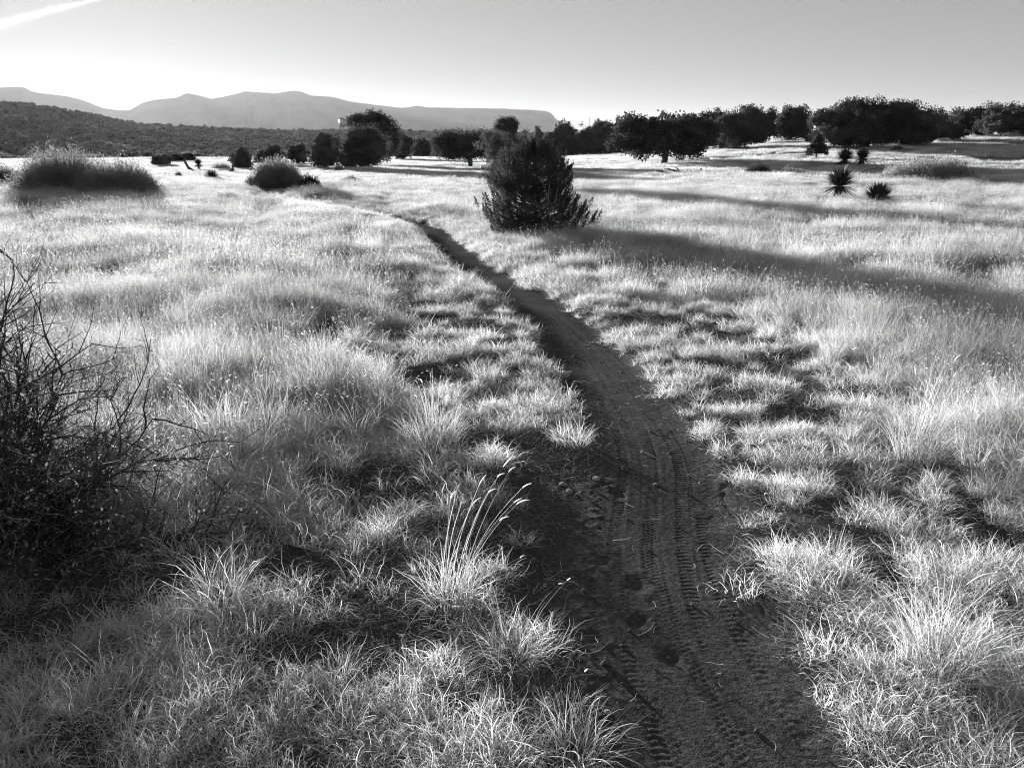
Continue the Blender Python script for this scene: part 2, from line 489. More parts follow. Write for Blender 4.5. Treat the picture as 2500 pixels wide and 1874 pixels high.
def tread(s, t):
    """tyre imprints pressed in the dirt: s along the trail, t across, metres"""
    z = np.zeros_like(s)
    tracks = [(-.21, .035, 1.3, 0.0, .052, .022, 1), (-.06, .05, .6, 3.1, .054, .022, 1), (.20, .02, .8, .5, .052, .023, 1),
              (.015, .02, .9, 1.0, .056, .024, 0), (.26, .02, .5, 2.5, .054, .026, 0), (.075, .035, .7, 2.2, .054, .021, 1),
              (.135, .03, 1.1, 4.0, .056, .025, 0), (-.12, .04, .45, 5.0, .052, .023, 0), (.05, .06, .5, 4.4, .055, .022, 1)]
    for c, a, fr, p, w, sp_, kind in tracks:
        o = t - (c + a * np.sin(s * fr + p))
        inside = smooth(w * .5, w * .42, np.abs(o))
        rut = -.0003 * inside + .0003 * smooth(w * .95, w * .6, np.abs(o)) * (1 - inside)
        col = o / w * (3 if kind else 4)
        row = s / sp_ + (np.floor(col) % 2) * (.5 if kind else .0) + np.abs(o) * 9 * (1 - kind)
        fr_ = row - np.floor(row); fc = col - np.floor(col)
        knob = smooth(.18, .36, fr_) * smooth(.80, .60, fr_) * smooth(.04, .2, fc) * smooth(.98, .82, fc)
        wear = smooth(.32, .68, fnoise(s * 2.2 + c * 40, t * 14, 7 + int(p * 3), 3))
        o = o + .004 * (vnoise(s * 25 + c * 9, t * 0 + c, 31) - .5)
        z = z * (1 - .6 * inside)
        z = z + rut - (.0021 * knob) * inside * wear
    return z

FOOT = []
for px, py, ang, sc in [(1510, 1230, .2, 1.0), (1555, 1455, .1, 1.15), (1640, 1635, -.1, 1.1), (1395, 1395, .3, .8), (1470, 1398, .2, .8),
                        (1560, 1545, .5, .9), (1450, 1590, .4, .8)]:
    fx, fy = flat(px, py, -.06)
    FOOT.append((fx, fy, ang, sc))

def build_path():
    ss = [-1.0]
    while ss[-1] < 18.3:
        y = ss[-1]
        ss.append(y + (.0055 if 1.55 < y < 4.0 else .011 if 4 <= y < 6.5 else .03 if y >= 6.5 else .04))
    ss = np.array(ss)
    tt = np.linspace(-1, 1, 141)
    S, T = np.meshgrid(ss, tt, indexing='ij')
    W = path_half(S) + .10
    D = T * W
    X = path_xc(S) + D; Y = S
    on = smooth(0, .6, S + 1) * smooth(24, 19, S)
    deep = 0.055 + 0.05 * smooth(4, 9, S)
    base = h(path_xc(ss), ss)[:, None] + 0 * D      # level across the trench floor
    Z = base + .006
    Z = Z + (.006 + .02 * smooth(4, 8, S)) * (D / W) ** 2
    rough = .008 * (fnoise(X * 9, Y * 9, 51, 4) - .5) + .002 * (fnoise(X * 60, Y * 60, 52, 2) - .5)
    edge = smooth(.17, .3, np.abs(D))
    crumb = .022 * np.clip(fnoise(X * 28, Y * 28, 55, 2) - .55, 0, 1) * smooth(-.10, -.3, D)
    Z = Z + rough * (.5 + .9 * edge) + tread(S, D) * smooth(12, 7, S) + crumb
    for fx, fy, a, sc in FOOT:
        ux = (X - fx) * math.cos(a) - (Y - fy) * math.sin(a); uy = (X - fx) * math.sin(a) + (Y - fy) * math.cos(a)
        r = np.sqrt((ux / (.042 * sc)) ** 2 + (uy / (.058 * sc)) ** 2)
        r = r * (.75 + .5 * fnoise(X * 45 + fx * 50, Y * 45, 57, 2))
        Z = Z - .008 * sc * smooth(1.1, .1, r) + .001 * np.exp(-((r - 1.3) / .25) ** 2)
    aT = np.abs(T) + .30 * (fnoise(S * 4.5, np.sign(T) * 3 + 5, 3, 3) - .5)
    hb = h(X, Y) + .004 + rough
    k = smooth(.45, .80, np.abs(T))
    Z = Z * (1 - k) + hb * k
    Z = Z - .03 * smooth(.84, 1.06, aT) - .02 * smooth(.95, 1.0, np.abs(T))
    v = np.stack([X, Y, Z], -1).reshape(-1, 3)
    n = len(tt)
    i = np.arange(len(ss) - 1)[:, None] * n; j = np.arange(n - 1)[None, :]
    q = np.stack([i + j, i + j + 1, i + j + n + 1, i + j + n], -1).reshape(-1, 4)
    o = link('path', mesh_np('path', v, q, M_PATH, True))
    tag(o, 'narrow dirt trail printed with bicycle tyre tracks', kind='structure')
build_path()

def build_mountains():
    sky = np.array([(-900, 200), (-600, 190), (-300, 218), (-120, 206), (0, 214), (30, 211), (60, 213), (75, 222), (92, 227), (150, 233), (200, 243), (235, 258), (255, 265),
                    (290, 269), (316, 270), (330, 262), (350, 250), (380, 243), (430, 238), (455, 228), (485, 232), (515, 241),
                    (560, 234), (600, 224), (640, 226), (670, 229), (715, 222), (740, 226), (760, 233), (810, 236), (850, 247),
                    (890, 253), (980, 263), (1000, 262), (1015, 258), (1040, 262), (1140, 264), (1240, 266), (1300, 268), (1335, 271), (1348, 278),
                    (1356, 290), (1375, 299), (1400, 312), (1440, 330), (1600, 348), (2000, 352), (3400, 352)], float)
    dx, dy, dz = ray(sky[:, 0], sky[:, 1])
    az_s = np.arctan2(dx, dy); el = dz / np.hypot(dx, dy)
    az = np.linspace(math.radians(-62), math.radians(60), 900)
    e = np.interp(az, az_s, el)
    e = e + .0011 * (fnoise(az * 90, az * 0, 71, 4) - .5)
    R0 = 5200
    fr = np.concatenate([np.linspace(.62, .985, 34), [1.0, 1.02, 1.06, 1.14, 1.25]])
    hgt = np.maximum(e, .001) * R0
    AZ, FR = np.meshgrid(az, fr, indexing='ij')
    H = hgt[:, None] * 1.0
    up = np.clip((FR - .62) / .38, 0, 1)
    prof = np.where(FR <= 1, up ** 1.35, 1 - (FR - 1) * .8)
    # side ridges and gullies running down the face
    rn = fnoise(AZ * 38 + FR * 2.5, FR * 5, 77, 4)
    prof = prof - .34 * (rn) * np.sin(np.clip(up, 0, 1) * math.pi) ** .8 * (FR < 1)
    R = R0 * FR
    X = R * np.sin(AZ); Y = R * np.cos(AZ); Z = CAM_H + H * prof - 25 * (1 - up) 
    v = np.stack([X, Y, Z], -1).reshape(-1, 3)
    n = len(fr)
    i = np.arange(len(az) - 1)[:, None] * n; j = np.arange(n - 1)[None, :]
    q = np.stack([i + j, i + j + 1, i + j + n + 1, i + j + n], -1).reshape(-1, 4)
    o = link('mountains', mesh_np('mountains', v, q, M_MOUNT, True))
    tag(o, 'hazy mountain ridge ending in a flat mesa with a cliff', kind='structure')
    return float(Z.max())
zmax = build_mountains()

def build_haze():
    s = 8600.0; z0 = zmin - 1.0 - 25; z1 = zmax + 12
    v = [(x, y, z) for z in (z0, z1) for y in (-s, s) for x in (-s, s)]
    q = [(0, 2, 3, 1), (4, 5, 7, 6), (0, 1, 5, 4), (2, 6, 7, 3), (0, 4, 6, 2), (1, 3, 7, 5)]
    m, nt, out = mat_new('haze_air')
    pv = N(nt, 'ShaderNodeVolumePrincipled', Density=HAZE_DENSITY, Anisotropy=.35)
    pv.inputs['Color'].default_value = (.97, .97, .97, 1)
    nt.links.new(pv.outputs[0], out.inputs['Volume'])
    o = link('haze', mesh_np('haze', v, np.array(q), m))
    tag(o, 'thin pale morning haze over the valley', kind='stuff')
build_haze()

# ------------------------------------------------------------------ grass
def in_poly(x, y, poly):
    c = np.zeros(np.shape(x), bool)
    n = len(poly)
    for i in range(n):
        x1, y1 = poly[i]; x2, y2 = poly[(i + 1) % n]
        k = ((y1 > y) != (y2 > y)) & (x < (x2 - x1) * (y - y1) / (y2 - y1 + 1e-12) + x1)
        c ^= k
    return c
def wpoly(pts):
    p = np.array(pts, float) * 1.1302
    x, y = flat(p[:, 0], p[:, 1])
    return list(zip(x, y))
BARE = [wpoly([(1290, 975), (1190, 1010), (1100, 1065), (1085, 1130), (1095, 1200), (1095, 1290), (1175, 1330), (1190, 1440), (1235, 1510),
               (1290, 1590), (1310, 1700), (1560, 1700), (1450, 1200), (1400, 980)]),
        wpoly([(1530, 990), (1570, 1040), (1640, 1060), (1730, 1085), (1790, 1125), (1800, 1160), (1690, 1190), (1610, 1205), (1590, 1260),
               (1630, 1310), (1680, 1380), (1740, 1440), (1785, 1520), (1800, 1600), (1830, 1720), (1500, 1720), (1400, 1100)])]
THIN = [wpoly([(440, 1190), (560, 1150), (700, 1150), (860, 1180), (960, 1260), (1060, 1290), (980, 1350), (860, 1350), (700, 1320), (540, 1290)]),
        wpoly([(1090, 1000), (1100, 1060), (900, 1180), (1080, 1300), (1180, 1400), (1260, 1650), (1100, 1700), (1060, 1420)]),
        wpoly([(-200, 1150), (200, 1130), (420, 1180), (480, 1290), (260, 1330), (-200, 1400)])]

COLL_T = bpy.data.collections.new('tufts')     # sources of the grass object's instances
SRC = []
def source(me):
    o = bpy.data.objects.new('grass_tuft_%02d' % len(SRC), me)
    COLL_T.objects.link(o); SRC.append(o)
    return len(SRC) - 1

def seed_heads(g, R, tips, tdir, length=.028, width=.004):
    """small one-sided curved comb heads at stalk tips"""
    for p, d in zip(tips, tdir):
        d = d / (np.linalg.norm(d) + 1e-9)
        side = np.cross(d, [0, 0, 1]); side /= np.linalg.norm(side) + 1e-9
        L = length * R.uniform(.7, 1.3); c = R.uniform(.1, 1.3)
        a0 = math.atan2(d[2], math.hypot(d[0], d[1])); hx = d[0] / (math.hypot(d[0], d[1]) + 1e-9); hy = d[1] / (math.hypot(d[0], d[1]) + 1e-9)
        pts = [np.array(p)]
        for k in range(5):
            a = a0 - c * (k + .5) / 5 * 1.2
            pts.append(pts[-1] + np.array([hx * math.cos(a), hy * math.cos(a), math.sin(a)]) * L / 5)
        pts = np.array(pts)
        w = width * np.array([.35, 1, 1.15, 1.0, .8, .3])[:, None] * .5
        up = np.cross(side, d)
        g.add(np.concatenate([pts - up * w, pts + up * w]), [(k, k + 1, k + 7, k + 6) for k in range(5)])
        g.add(np.concatenate([pts - side * w * .6, pts + side * w * .6]), [(k, k + 1, k + 7, k + 6) for k in range(5)])

def build_sources():
    K = {}
    R = rng(100)
    # short, curly, wide: along the trail
    K['curly'] = []
    for i in range(9):
        g = Geo()
        V, Q, *_ = blades(R, 95, (.04, .12), (.0018, .0034), .065, (.05, 1.1), (.5, 2.6), 6, .8)
        g.add(V, Q)
        V, Q, *_ = blades(R, 26, (.05, .12), (.0018, .003), .08, (1.2, 1.6), (-.4, .7), 5, .9); g.add(V, Q)
        V, Q, *_ = blades(R, 6, (.12, .19), (.0015, .0022), .04, (.2, .8), (.5, 2.0), 6, .5); g.add(V, Q)
        K['curly'].append(source(g.mesh('curly_tuft', M_GRASS)))
    # medium bunch with flowing blades
    K['bunch'] = []
    for i in range(9):
        g = Geo()
        V, Q, *_ = blades(R, 100, (.09, .24), (.0018, .0032), .06, (.03, .75), (.5, 2.1), 7, .5)
        g.add(V, Q)
        V, Q, *_ = blades(R, 34, (.07, .16), (.0018, .003), .08, (.7, 1.5), (.1, 1.4), 5, .8); g.add(V, Q)
        V, Q, tp, td = blades(R, 3, (.2, .32), (.0013, .0018), .05, (.02, .4), (.2, 1.0), 6, .2, kinks=.05); g.add(V, Q)
        seed_heads(g, R, tp, td, .02, .0024)
        K['bunch'].append(source(g.mesh('bunch_tuft', M_GRASS)))
    # tall and wispy
    K['tall'] = []
    for i in range(8):
        g = Geo()
        V, Q, *_ = blades(R, 90, (.14, .33), (.0016, .003), .08, (.02, .45), (.2, 1.4), 6, .35); g.add(V, Q)
        V, Q, *_ = blades(R, 36, (.08, .2), (.0018, .003), .09, (.3, 1.3), (.2, 1.4), 5, .7); g.add(V, Q)
        V, Q, tp, td = blades(R, 8, (.26, .42), (.0013, .0019), .07, (.02, .35), (.1, .8), 6, .15, kinks=.05); g.add(V, Q)
        seed_heads(g, R, tp, td, .022, .0024)
        K['tall'].append(source(g.mesh('tall_tuft', M_GRASS_T)))
    # sparse flat
    K['flat'] = []
    for i in range(4):
        g = Geo()
        V, Q, *_ = blades(R, 34, (.04, .13), (.0016, .0028), .12, (.9, 1.6), (-.3, .8), 5, .8); g.add(V, Q)
        K['flat'].append(source(g.mesh('flat_tuft', M_LITTER)))
    # mid distance patches
    K['mid'] = []
    for i in range(7):
        g = Geo()
        V, Q, *_ = blades(R, 170, (.09, .27), (.003, .0058), .17, (.02, .6), (.2, 1.5), 4, .4, 1.0); g.add(V, Q)
        V, Q, *_ = blades(R, 80, (.05, .15), (.0035, .006), .2, (.4, 1.4), (.2, 1.4), 4, .6, 1.0); g.add(V, Q)
        V, Q, tp, td = blades(R, 14, (.22, .36), (.0022, .0032), .15, (.02, .35), (.05, .7), 4, .12); g.add(V, Q)
        seed_heads(g, R, tp, td, .026, .004)
        K['mid'].append(source(g.mesh('mid_patch', M_GRASS_T)))
    # far patches
    K['far'] = []
    for i in range(5):
        g = Geo()
        V, Q, *_ = blades(R, 380, (.10, .30), (.009, .020), .6, (.02, .5), (.1, 1.2), 3, .3, 1.0); g.add(V, Q)
        V, Q, *_ = blades(R, 120, (.06, .16), (.012, .024), .65, (.3, 1.3), (.1, 1.0), 2, .3, 1.0); g.add(V, Q)
        K['far'].append(source(g.mesh('far_patch', M_GRASS_T)))
    return K
KINDS = build_sources()

def scatter(R, n, r0, r1, az0=-41, az1=41):
    az = np.radians(R.uniform(az0, az1, n)); r = np.sqrt(R.uniform(r0 * r0, r1 * r1, n))
    return r * np.sin(az), r * np.cos(az)

def keep_mask(x, y, margin=.01):
    d = np.abs(x - path_xc(y)); w = path_half(y) * smooth(18.6, 16, y)
    e = .10 * (fnoise(x * 2.5, y * 2.5, 61, 3) - .5) * 2
    ok = ~((d < w + margin + e) & (y < 17.8))
    b = np.zeros(np.shape(x), bool)
    jx = x + .10 * (vnoise(x * 5, y * 5, 62) - .5) * 2; jy = y + .14 * (vnoise(x * 5, y * 5, 63) - .5) * 2
    for p in BARE: b |= in_poly(jx, jy, p)
    t = np.zeros(np.shape(x), bool)
    for p in THIN: t |= in_poly(jx, jy, p)
    return ok & ~b, t, d - w

PTS = dict(x=[], y=[], z=[], s=[], v=[], rz=[], tx=[], ty=[])
def put(R, x, y, s, kind, sink=.012, tilt=.12):
    n = len(x)
    if not n: return
    PTS['x'].append(x); PTS['y'].append(y); PTS['z'].append(h(x, y) - sink * s)
    PTS['s'].append(s); PTS['v'].append(R.choice(KINDS[kind], n))
    PTS['rz'].append(R.uniform(0, 2 * math.pi, n)); PTS['tx'].append(R.normal(0, tilt, n)); PTS['ty'].append(R.normal(0, tilt, n))

def tallness(x, y, dw):
    """0 short curly turf, 1 tall wispy stand"""
    a = smooth(.15, 2.2, dw + .9 * (fnoise(x * .9, y * .9, 81, 3) - .5) * 2)
    side = np.where(x > path_xc(y), 1.0, 0.0)
    a = np.where((side < .5), a * (.22 + .78 * smooth(2.0, 4.2, y)), a)
    # the right verge stays short for about a metre and a half
    a = a * (1 - side * .55 * smooth(2.4, .6, dw) * smooth(11, 7, y))
    return a

def build_grass():
    R = rng(7)
    def holes(x, y, sc, seed, thr, soft=.05): # bare gaps between hummocks
        return R.uniform(0, 1, len(x)) < smooth(thr - soft, thr + soft, fnoise(x * sc, y * sc, seed, 3))
    # near: 1.1 - 9 m, grouped into hummocks with dark soil between them
    x, y = scatter(R, 15000, 1.1, 9.0, -46, 46)
    ok, thin, dw = keep_mask(x, y)
    ok &= ~(thin & (R.uniform(0, 1, len(x)) > .30))
    hum = fnoise(x * 4.4, y * 4.4, 34, 2) * .6 + fnoise(x * 1.2, y * 1.2, 91, 3) * .4
    lo_ = np.where(x > path_xc(y), .29, .35)
    ok &= R.uniform(0, 1, len(x)) < smooth(lo_, lo_ + .15, hum) * .97 + .03
    verge = (dw < 1.7) & (y > 2.6)
    ok &= ~verge | (R.uniform(0, 1, len(x)) < smooth(.42, .52, fnoise(x * 4.2, y * 5.5, 44, 2)) + smooth(1.1, 1.7, dw))
    x, y, dw, thin = x[ok], y[ok], dw[ok], thin[ok]
    T = tallness(x, y, dw)
    u = R.uniform(0, 1, len(x))
    big = .68 + .48 * fnoise(x * 1.7, y * 1.7, 95, 2)
    c = (T < .35) | (thin & (u < .6)); b = ~c & ((T < .72) | (u < .45)); t = ~c & ~b
    put(R, x[c], y[c], (R.uniform(.75, 1.3, c.sum()) * big[c]), 'curly', tilt=.22)
    put(R, x[b], y[b], (R.uniform(.7, 1.15, b.sum()) * big[b]), 'bunch', tilt=.18)
    put(R, x[t], y[t], (R.uniform(.7, 1.15, t.sum()) * big[t]), 'tall')
    # flat dead litter
    x, y = scatter(R, 5200, 1.1, 9.0, -46, 46)
    ok, thin, dw = keep_mask(x, y, .02)
    put(R, x[ok], y[ok], R.uniform(.6, 1.2, ok.sum()), 'flat', .002, .05)
    # stragglers creeping onto the bare soil and over the rims of the trail
    n = 300
    y = R.uniform(1.3, 7.5, n); d = R.choice([-1, 1], n) * (path_half(y) + R.exponential(.12, n) + .04); x = path_xc(y) + d
    put(R, x, y, R.uniform(.35, .9, n), 'flat', .0, .05)
    sel = R.uniform(0, 1, n) < .10
    put(R, x[sel], y[sel], R.uniform(.35, .75, sel.sum()), 'curly')
    # middle: 8 - 34 m
    x, y = scatter(R, 42000, 8.0, 34.0)
    ok, thin, dw = keep_mask(x, y, .10)
    ok &= holes(x, y, .55, 92, .33, .10) | (R.uniform(0, 1, len(x)) < .45)
    ok &= holes(x, y, 1.9, 98, .45, .08) | (R.uniform(0, 1, len(x)) < .12)
    ok &= ~((dw < .25) & (R.uniform(0, 1, len(x)) < .3))
    x, y, dw = x[ok], y[ok], dw[ok]
    s = (.35 + .62 * fnoise(x * .5, y * .5, 96, 3) + .62 * fnoise(x * 1.9, y * 1.9, 98, 3)) * R.uniform(.7, 1.15, len(x)) * (.42 + .58 * smooth(.05, 1.4, dw))
    nar = dw < .5
    put(R, x[nar], y[nar], R.uniform(.8, 1.3, nar.sum()), 'curly')
    put(R, x[~nar], y[~nar], s[~nar], 'mid')
    # verge tufts in the 8 - 20 m stretch
    yy = R.uniform(8, 20, 2600); xx = path_xc(yy) + R.choice([-1, 1], 2600) * (path_half(yy) + R.uniform(.0, .7, 2600))
    ok, thin, dw = keep_mask(xx, yy, .0)
    put(R, xx[ok], yy[ok], R.uniform(.8, 1.5, ok.sum()), 'curly')
    # far: 32 - 170 m
    x, y = scatter(R, 42000, 32, 100.0, -40, 40)
    ok = holes(x, y, .16, 93, .34, .08); x, y = x[ok], y[ok]
    put(R, x, y, (.6 + .6 * fnoise(x * .2, y * .2, 97, 3)) * R.uniform(.7, 1.1, len(x)), 'far', .01, .05)
    x, y = scatter(R, 34000, 100, 190.0, -40, 40)
    put(R, x, y, R.uniform(.9, 1.5, len(x)), 'far', .01, .05)
    P = {k: np.concatenate(v) for k, v in PTS.items()}
    n = len(P['x'])
    me = bpy.data.meshes.new('grass')
    me.vertices.add(n)
    me.vertices.foreach_set('co', np.stack([P['x'], P['y'], P['z']], -1).astype(np.float32).ravel())
    a = me.attributes.new('rot', 'FLOAT_VECTOR', 'POINT'); a.data.foreach_set('vector', np.stack([P['tx'], P['ty'], P['rz']], -1).astype(np.float32).ravel())
    a = me.attributes.new('scl', 'FLOAT', 'POINT'); a.data.foreach_set('value', P['s'].astype(np.float32))
    a = me.attributes.new('variant', 'INT', 'POINT'); a.data.foreach_set('value', P['v'].astype(np.int32))
    o = link('grass', me)
    tag(o, 'pale dry bunch grass covering the sunlit meadow', 'grass', kind='stuff')
    ng = bpy.data.node_groups.new('grass_cover', 'GeometryNodeTree')
    ng.interface.new_socket('Geometry', in_out='INPUT', socket_type='NodeSocketGeometry')
    ng.interface.new_socket('Geometry', in_out='OUTPUT', socket_type='NodeSocketGeometry')
    gi = ng.nodes.new('NodeGroupInput'); go = ng.nodes.new('NodeGroupOutput')
    ci = ng.nodes.new('GeometryNodeCollectionInfo'); ci.inputs['Collection'].default_value = COLL_T
    ci.inputs['Separate Children'].default_value = True; ci.inputs['Reset Children'].default_value = True
    ip = ng.nodes.new('GeometryNodeInstanceOnPoints'); ip.inputs['Pick Instance'].default_value = True
    def attr(name, typ):
        nd = ng.nodes.new('GeometryNodeInputNamedAttribute'); nd.data_type = typ; nd.inputs['Name'].default_value = name
        return nd.outputs['Attribute']
    e2r = ng.nodes.new('FunctionNodeEulerToRotation')
    L = ng.links
    L.new(attr('rot', 'FLOAT_VECTOR'), e2r.inputs[0]); L.new(e2r.outputs[0], ip.inputs['Rotation'])
    L.new(attr('scl', 'FLOAT'), ip.inputs['Scale']); L.new(attr('variant', 'INT'), ip.inputs['Instance Index'])
    L.new(gi.outputs[0], ip.inputs['Points']); L.new(ci.outputs[0], ip.inputs['Instance']); L.new(ip.outputs[0], go.inputs[0])
    md = o.modifiers.new('cover', 'NODES'); md.node_group = ng
    print('grass instances', n)
build_grass()

# ------------------------------------------------------------------ trees and shrubs
def spray_tris(R, P, D, size, aspect=.45, jitter=.6):
    """one thin diamond per point P, pointing along D"""
    n = len(P)
    D = D + R.normal(0, jitter, (n, 3)); D /= np.linalg.norm(D, axis=1)[:, None] + 1e-9
    S = np.cross(D, R.normal(0, 1, (n, 3))); S /= np.linalg.norm(S, axis=1)[:, None] + 1e-9
    L = R.uniform(.6, 1.4, n)[:, None] * size
    a = P - D * L * .5; b = P + D * L * .5; c = P + S * L * aspect * .5; d = P - S * L * aspect * .5
    V = np.stack([a, c, b, d], 1).reshape(-1, 3)
    i = np.arange(n)[:, None] * 4
    return V, np.concatenate([i, i + 1, i + 2, i + 3], 1)

def crown_mesh(name, R, lobes, clumps, per, clump_r, size, mat, up=.5, low=0.0, core=0):
    """lobes: (cx,cy,cz,rx,ry,rz,weight). Foliage grows in clumps spread over and inside the lobes."""
    lob = np.array(lobes, float)
    w = lob[:, 6] / lob[:, 6].sum()
    k = R.choice(len(lob), clumps, p=w)
    d = R.normal(0, 1, (clumps, 3)); d /= np.linalg.norm(d, axis=1)[:, None]
    f = 1 - np.abs(R.normal(0, .22, clumps))
    inner = R.uniform(0, 1, clumps) < (.38 if not core else .10)
    if core: f = 1 - np.abs(R.normal(0, .15, clumps))
    f = np.where(inner, R.uniform(.15, .8, clumps), f)
    f = f * R.uniform(.88, 1.04, clumps)
    C = lob[k, :3] + d * lob[k, 3:6] * f[:, None]
    if low is not None: C[:, 2] = np.where(C[:, 2] < low, low + R.uniform(0, .3, clumps), C[:, 2])
    od = d + np.array([0, 0, up]); od /= np.linalg.norm(od, axis=1)[:, None]
    cr = clump_r * R.uniform(.6, 1.35, clumps)
    p = np.clip(R.normal(0, .5, (clumps, per, 3)), -.95, .95)
    P = C[:, None, :] + p * cr[:, None, None]
    D = np.repeat(od[:, None, :], per, 1) + p * .9
    V, Q = spray_tris(R, P.reshape(-1, 3), D.reshape(-1, 3), size, .8)
    if core:
        g = Geo(); g.add(V, Q); hull(g, R, lobes, core, zmin=low or 0)
        return g.mesh(name, mat), C
    return mesh_np(name, V, Q, mat), C

def hull(g, R, lobes, k=.80, nu=14, nv=8, zmin=.0):
    """the dense inside of a crown: lumpy closed shells a little smaller than the lobes"""
    for cx, cy, cz, rx, ry, rz, w in lobes:
        u = np.linspace(0, 2 * math.pi, nu, endpoint=False); v = np.linspace(.02, math.pi - .02, nv)
        U, Vv = np.meshgrid(u, v)
        k_ = k * R.uniform(.82, 1.08, U.shape)
        x = cx + rx * k_ * np.cos(U) * np.sin(Vv); y = cy + ry * k_ * np.sin(U) * np.sin(Vv); z = np.maximum(cz + rz * k_ * np.cos(Vv), zmin)
        i = np.arange(nv - 1)[:, None] * nu; j = np.arange(nu)[None, :]; jn = (j + 1) % nu
        g.add(np.stack([x, y, z], -1).reshape(-1, 3), np.stack([i + j, i + jn, i + jn + nu, i + j + nu], -1).reshape(-1, 4))

def limb(g, R, a, b, r0, r1, n=7, wob=.12, sag=0, sides=6):
    a = np.array(a, float); b = np.array(b, float)
    s = np.linspace(0, 1, n)[:, None]
    L = np.linalg.norm(b - a)
    w = np.cumsum(R.normal(0, wob * L / n, (n, 3)), 0) * np.sin(s * math.pi)
    p = a + (b - a) * s + w; p[:, 2] += (sag * L * np.sin(s * math.pi))[:, 0]
    tube(g, p, np.linspace(r0, r1, n), sides)
    return p

def tree(name, px, base, top, x0, x1, label, cat='tree', group=None, kind='round', seed=1, mat=None, dist=None, leaf=None, trunk=False, dens=1.0, low=None, shape=None):
    """a juniper or pine fitted to its place: base/top rows and left/right columns in the photograph give its distance, height and width"""
    R = rng(seed)
    X, Y, Z = hit(px, base) if dist is None else at(px, dist)
    D = math.hypot(X, Y)
    dx, dy, dz = ray(px, top)
    H = CAM_H + dz / math.hypot(dx, dy) * D - Z
    W = (x1 - x0) / F_PX * D * cp
    t = thing(name, (X, Y, Z), label, cat, group)
    off = ((x0 + x1) / 2 - px) / F_PX * D * cp
    rx = W / 2; ry = rx * R.uniform(.75, .95)
    lo = low if low is not None else .02
    if kind == 'round':
        lobes = [(off, 0, H * .47, rx * .93, ry * .9, H * .46, 4.0)]
        m = 6 + int(W)
        for i in range(m):
            a = R.uniform(0, 2 * math.pi); q = R.uniform(.35, .68)
            hh = R.uniform(.2, .80)
            lw = math.sqrt(max(.05, 1 - ((hh - .40) / .62) ** 2))
            lobes.append((off + rx * q * lw * math.cos(a), ry * q * math.sin(a), H * hh, rx * R.uniform(.26, .42), ry * .36, H * R.uniform(.14, .24), 1.0))
    elif kind == 'cone':
        lobes = []
        for i in range(7):
            f = i / 6
            lobes.append((off + R.normal(0, .03) * W, R.normal(0, .03) * W, lo + (H - lo) * (.10 + .78 * f), rx * (1.0 - .78 * f), ry * (1.0 - .78 * f), H * .15, 1.3 - f * .9))
    elif kind == 'egg':
        lobes = [(off, 0, H * .40, rx * 1.0, ry * .95, H * .40, 3), (off + rx * .05, 0, H * .68, rx * .62, ry * .6, H * .27, 1.3), (off - rx * .35, 0, H * .35, rx * .5, ry * .5, H * .3, .8), (off + rx * .42, 0, H * .32, rx * .5, ry * .5, H * .28, .8)]
    elif kind == 'spread':      # broad crown on a short trunk
        lobes = [(off, 0, H * .55, rx * .88, ry * .85, H * .36, 9.0)]
        for i in range(20):
            a = R.uniform(0, 2 * math.pi); q = R.uniform(.45, .80)
            lobes.append((off + rx * q * math.cos(a), ry * q * math.sin(a), H * R.uniform(.26, .80), rx * R.uniform(.2, .34), ry * .32, H * R.uniform(.12, .18), 1.0))
    if shape: lobes = [(off + a * rx, 0, H * b, rx * c, ry * c, H * d, e) for a, b, c, d, e in shape]
    ls = leaf or max(.07, D * .0017)
    area = W * H
    n = int(dens * area * 3.0 / (ls * ls * .30) / 34)
    n = max(60, min(int(n * .8), 760))
    cm, C = crown_mesh('crown', R, lobes, n, 34, max(.15, min(.32, W * .065)), ls, mat or M_JUN_FAR, low=lo, core=.72 if kind != 'spread' else .66)
    link('crown', cm, t)
    g = Geo()
    r0 = max(.05, .045 * H)
    if kind in ('cone',):
        limb(g, R, (0, 0, -.05), (off, 0, H * .9), r0, .02, 8, .04)
    else:
        ns = 1 if trunk else 3
        for i in range(ns):
            b = (R.normal(0, .08), R.normal(0, .08), -.08)
            m = (off * .4 + R.normal(0, .12) * W * .4, R.normal(0, .1) * W * .3, H * R.uniform(.28, .4))
            p = limb(g, R, b, m, r0 * (1.5 if trunk else .9), r0 * .8, 6, .15)
            for c in C[R.choice(len(C), 8)]:
                limb(g, R, p[-1] - [0, 0, .1 * H * R.uniform(0, 1)], c, r0 * .5, r0 * .10, 6, .12, -.05, 5)
    link('trunk', g.mesh('trunk', M_BARK, True), t)
    return t, (X, Y, Z, H, W)

G_J = 'dark junipers along the far edge of the meadow'
def J(*a, **k):
    k.setdefault('group', G_J)
    a = list(a); w = (a[4] - a[3]) * .10; a[3] -= w; a[4] += w; a[2] -= 3
    return tree('juniper_tree', *a, **k)
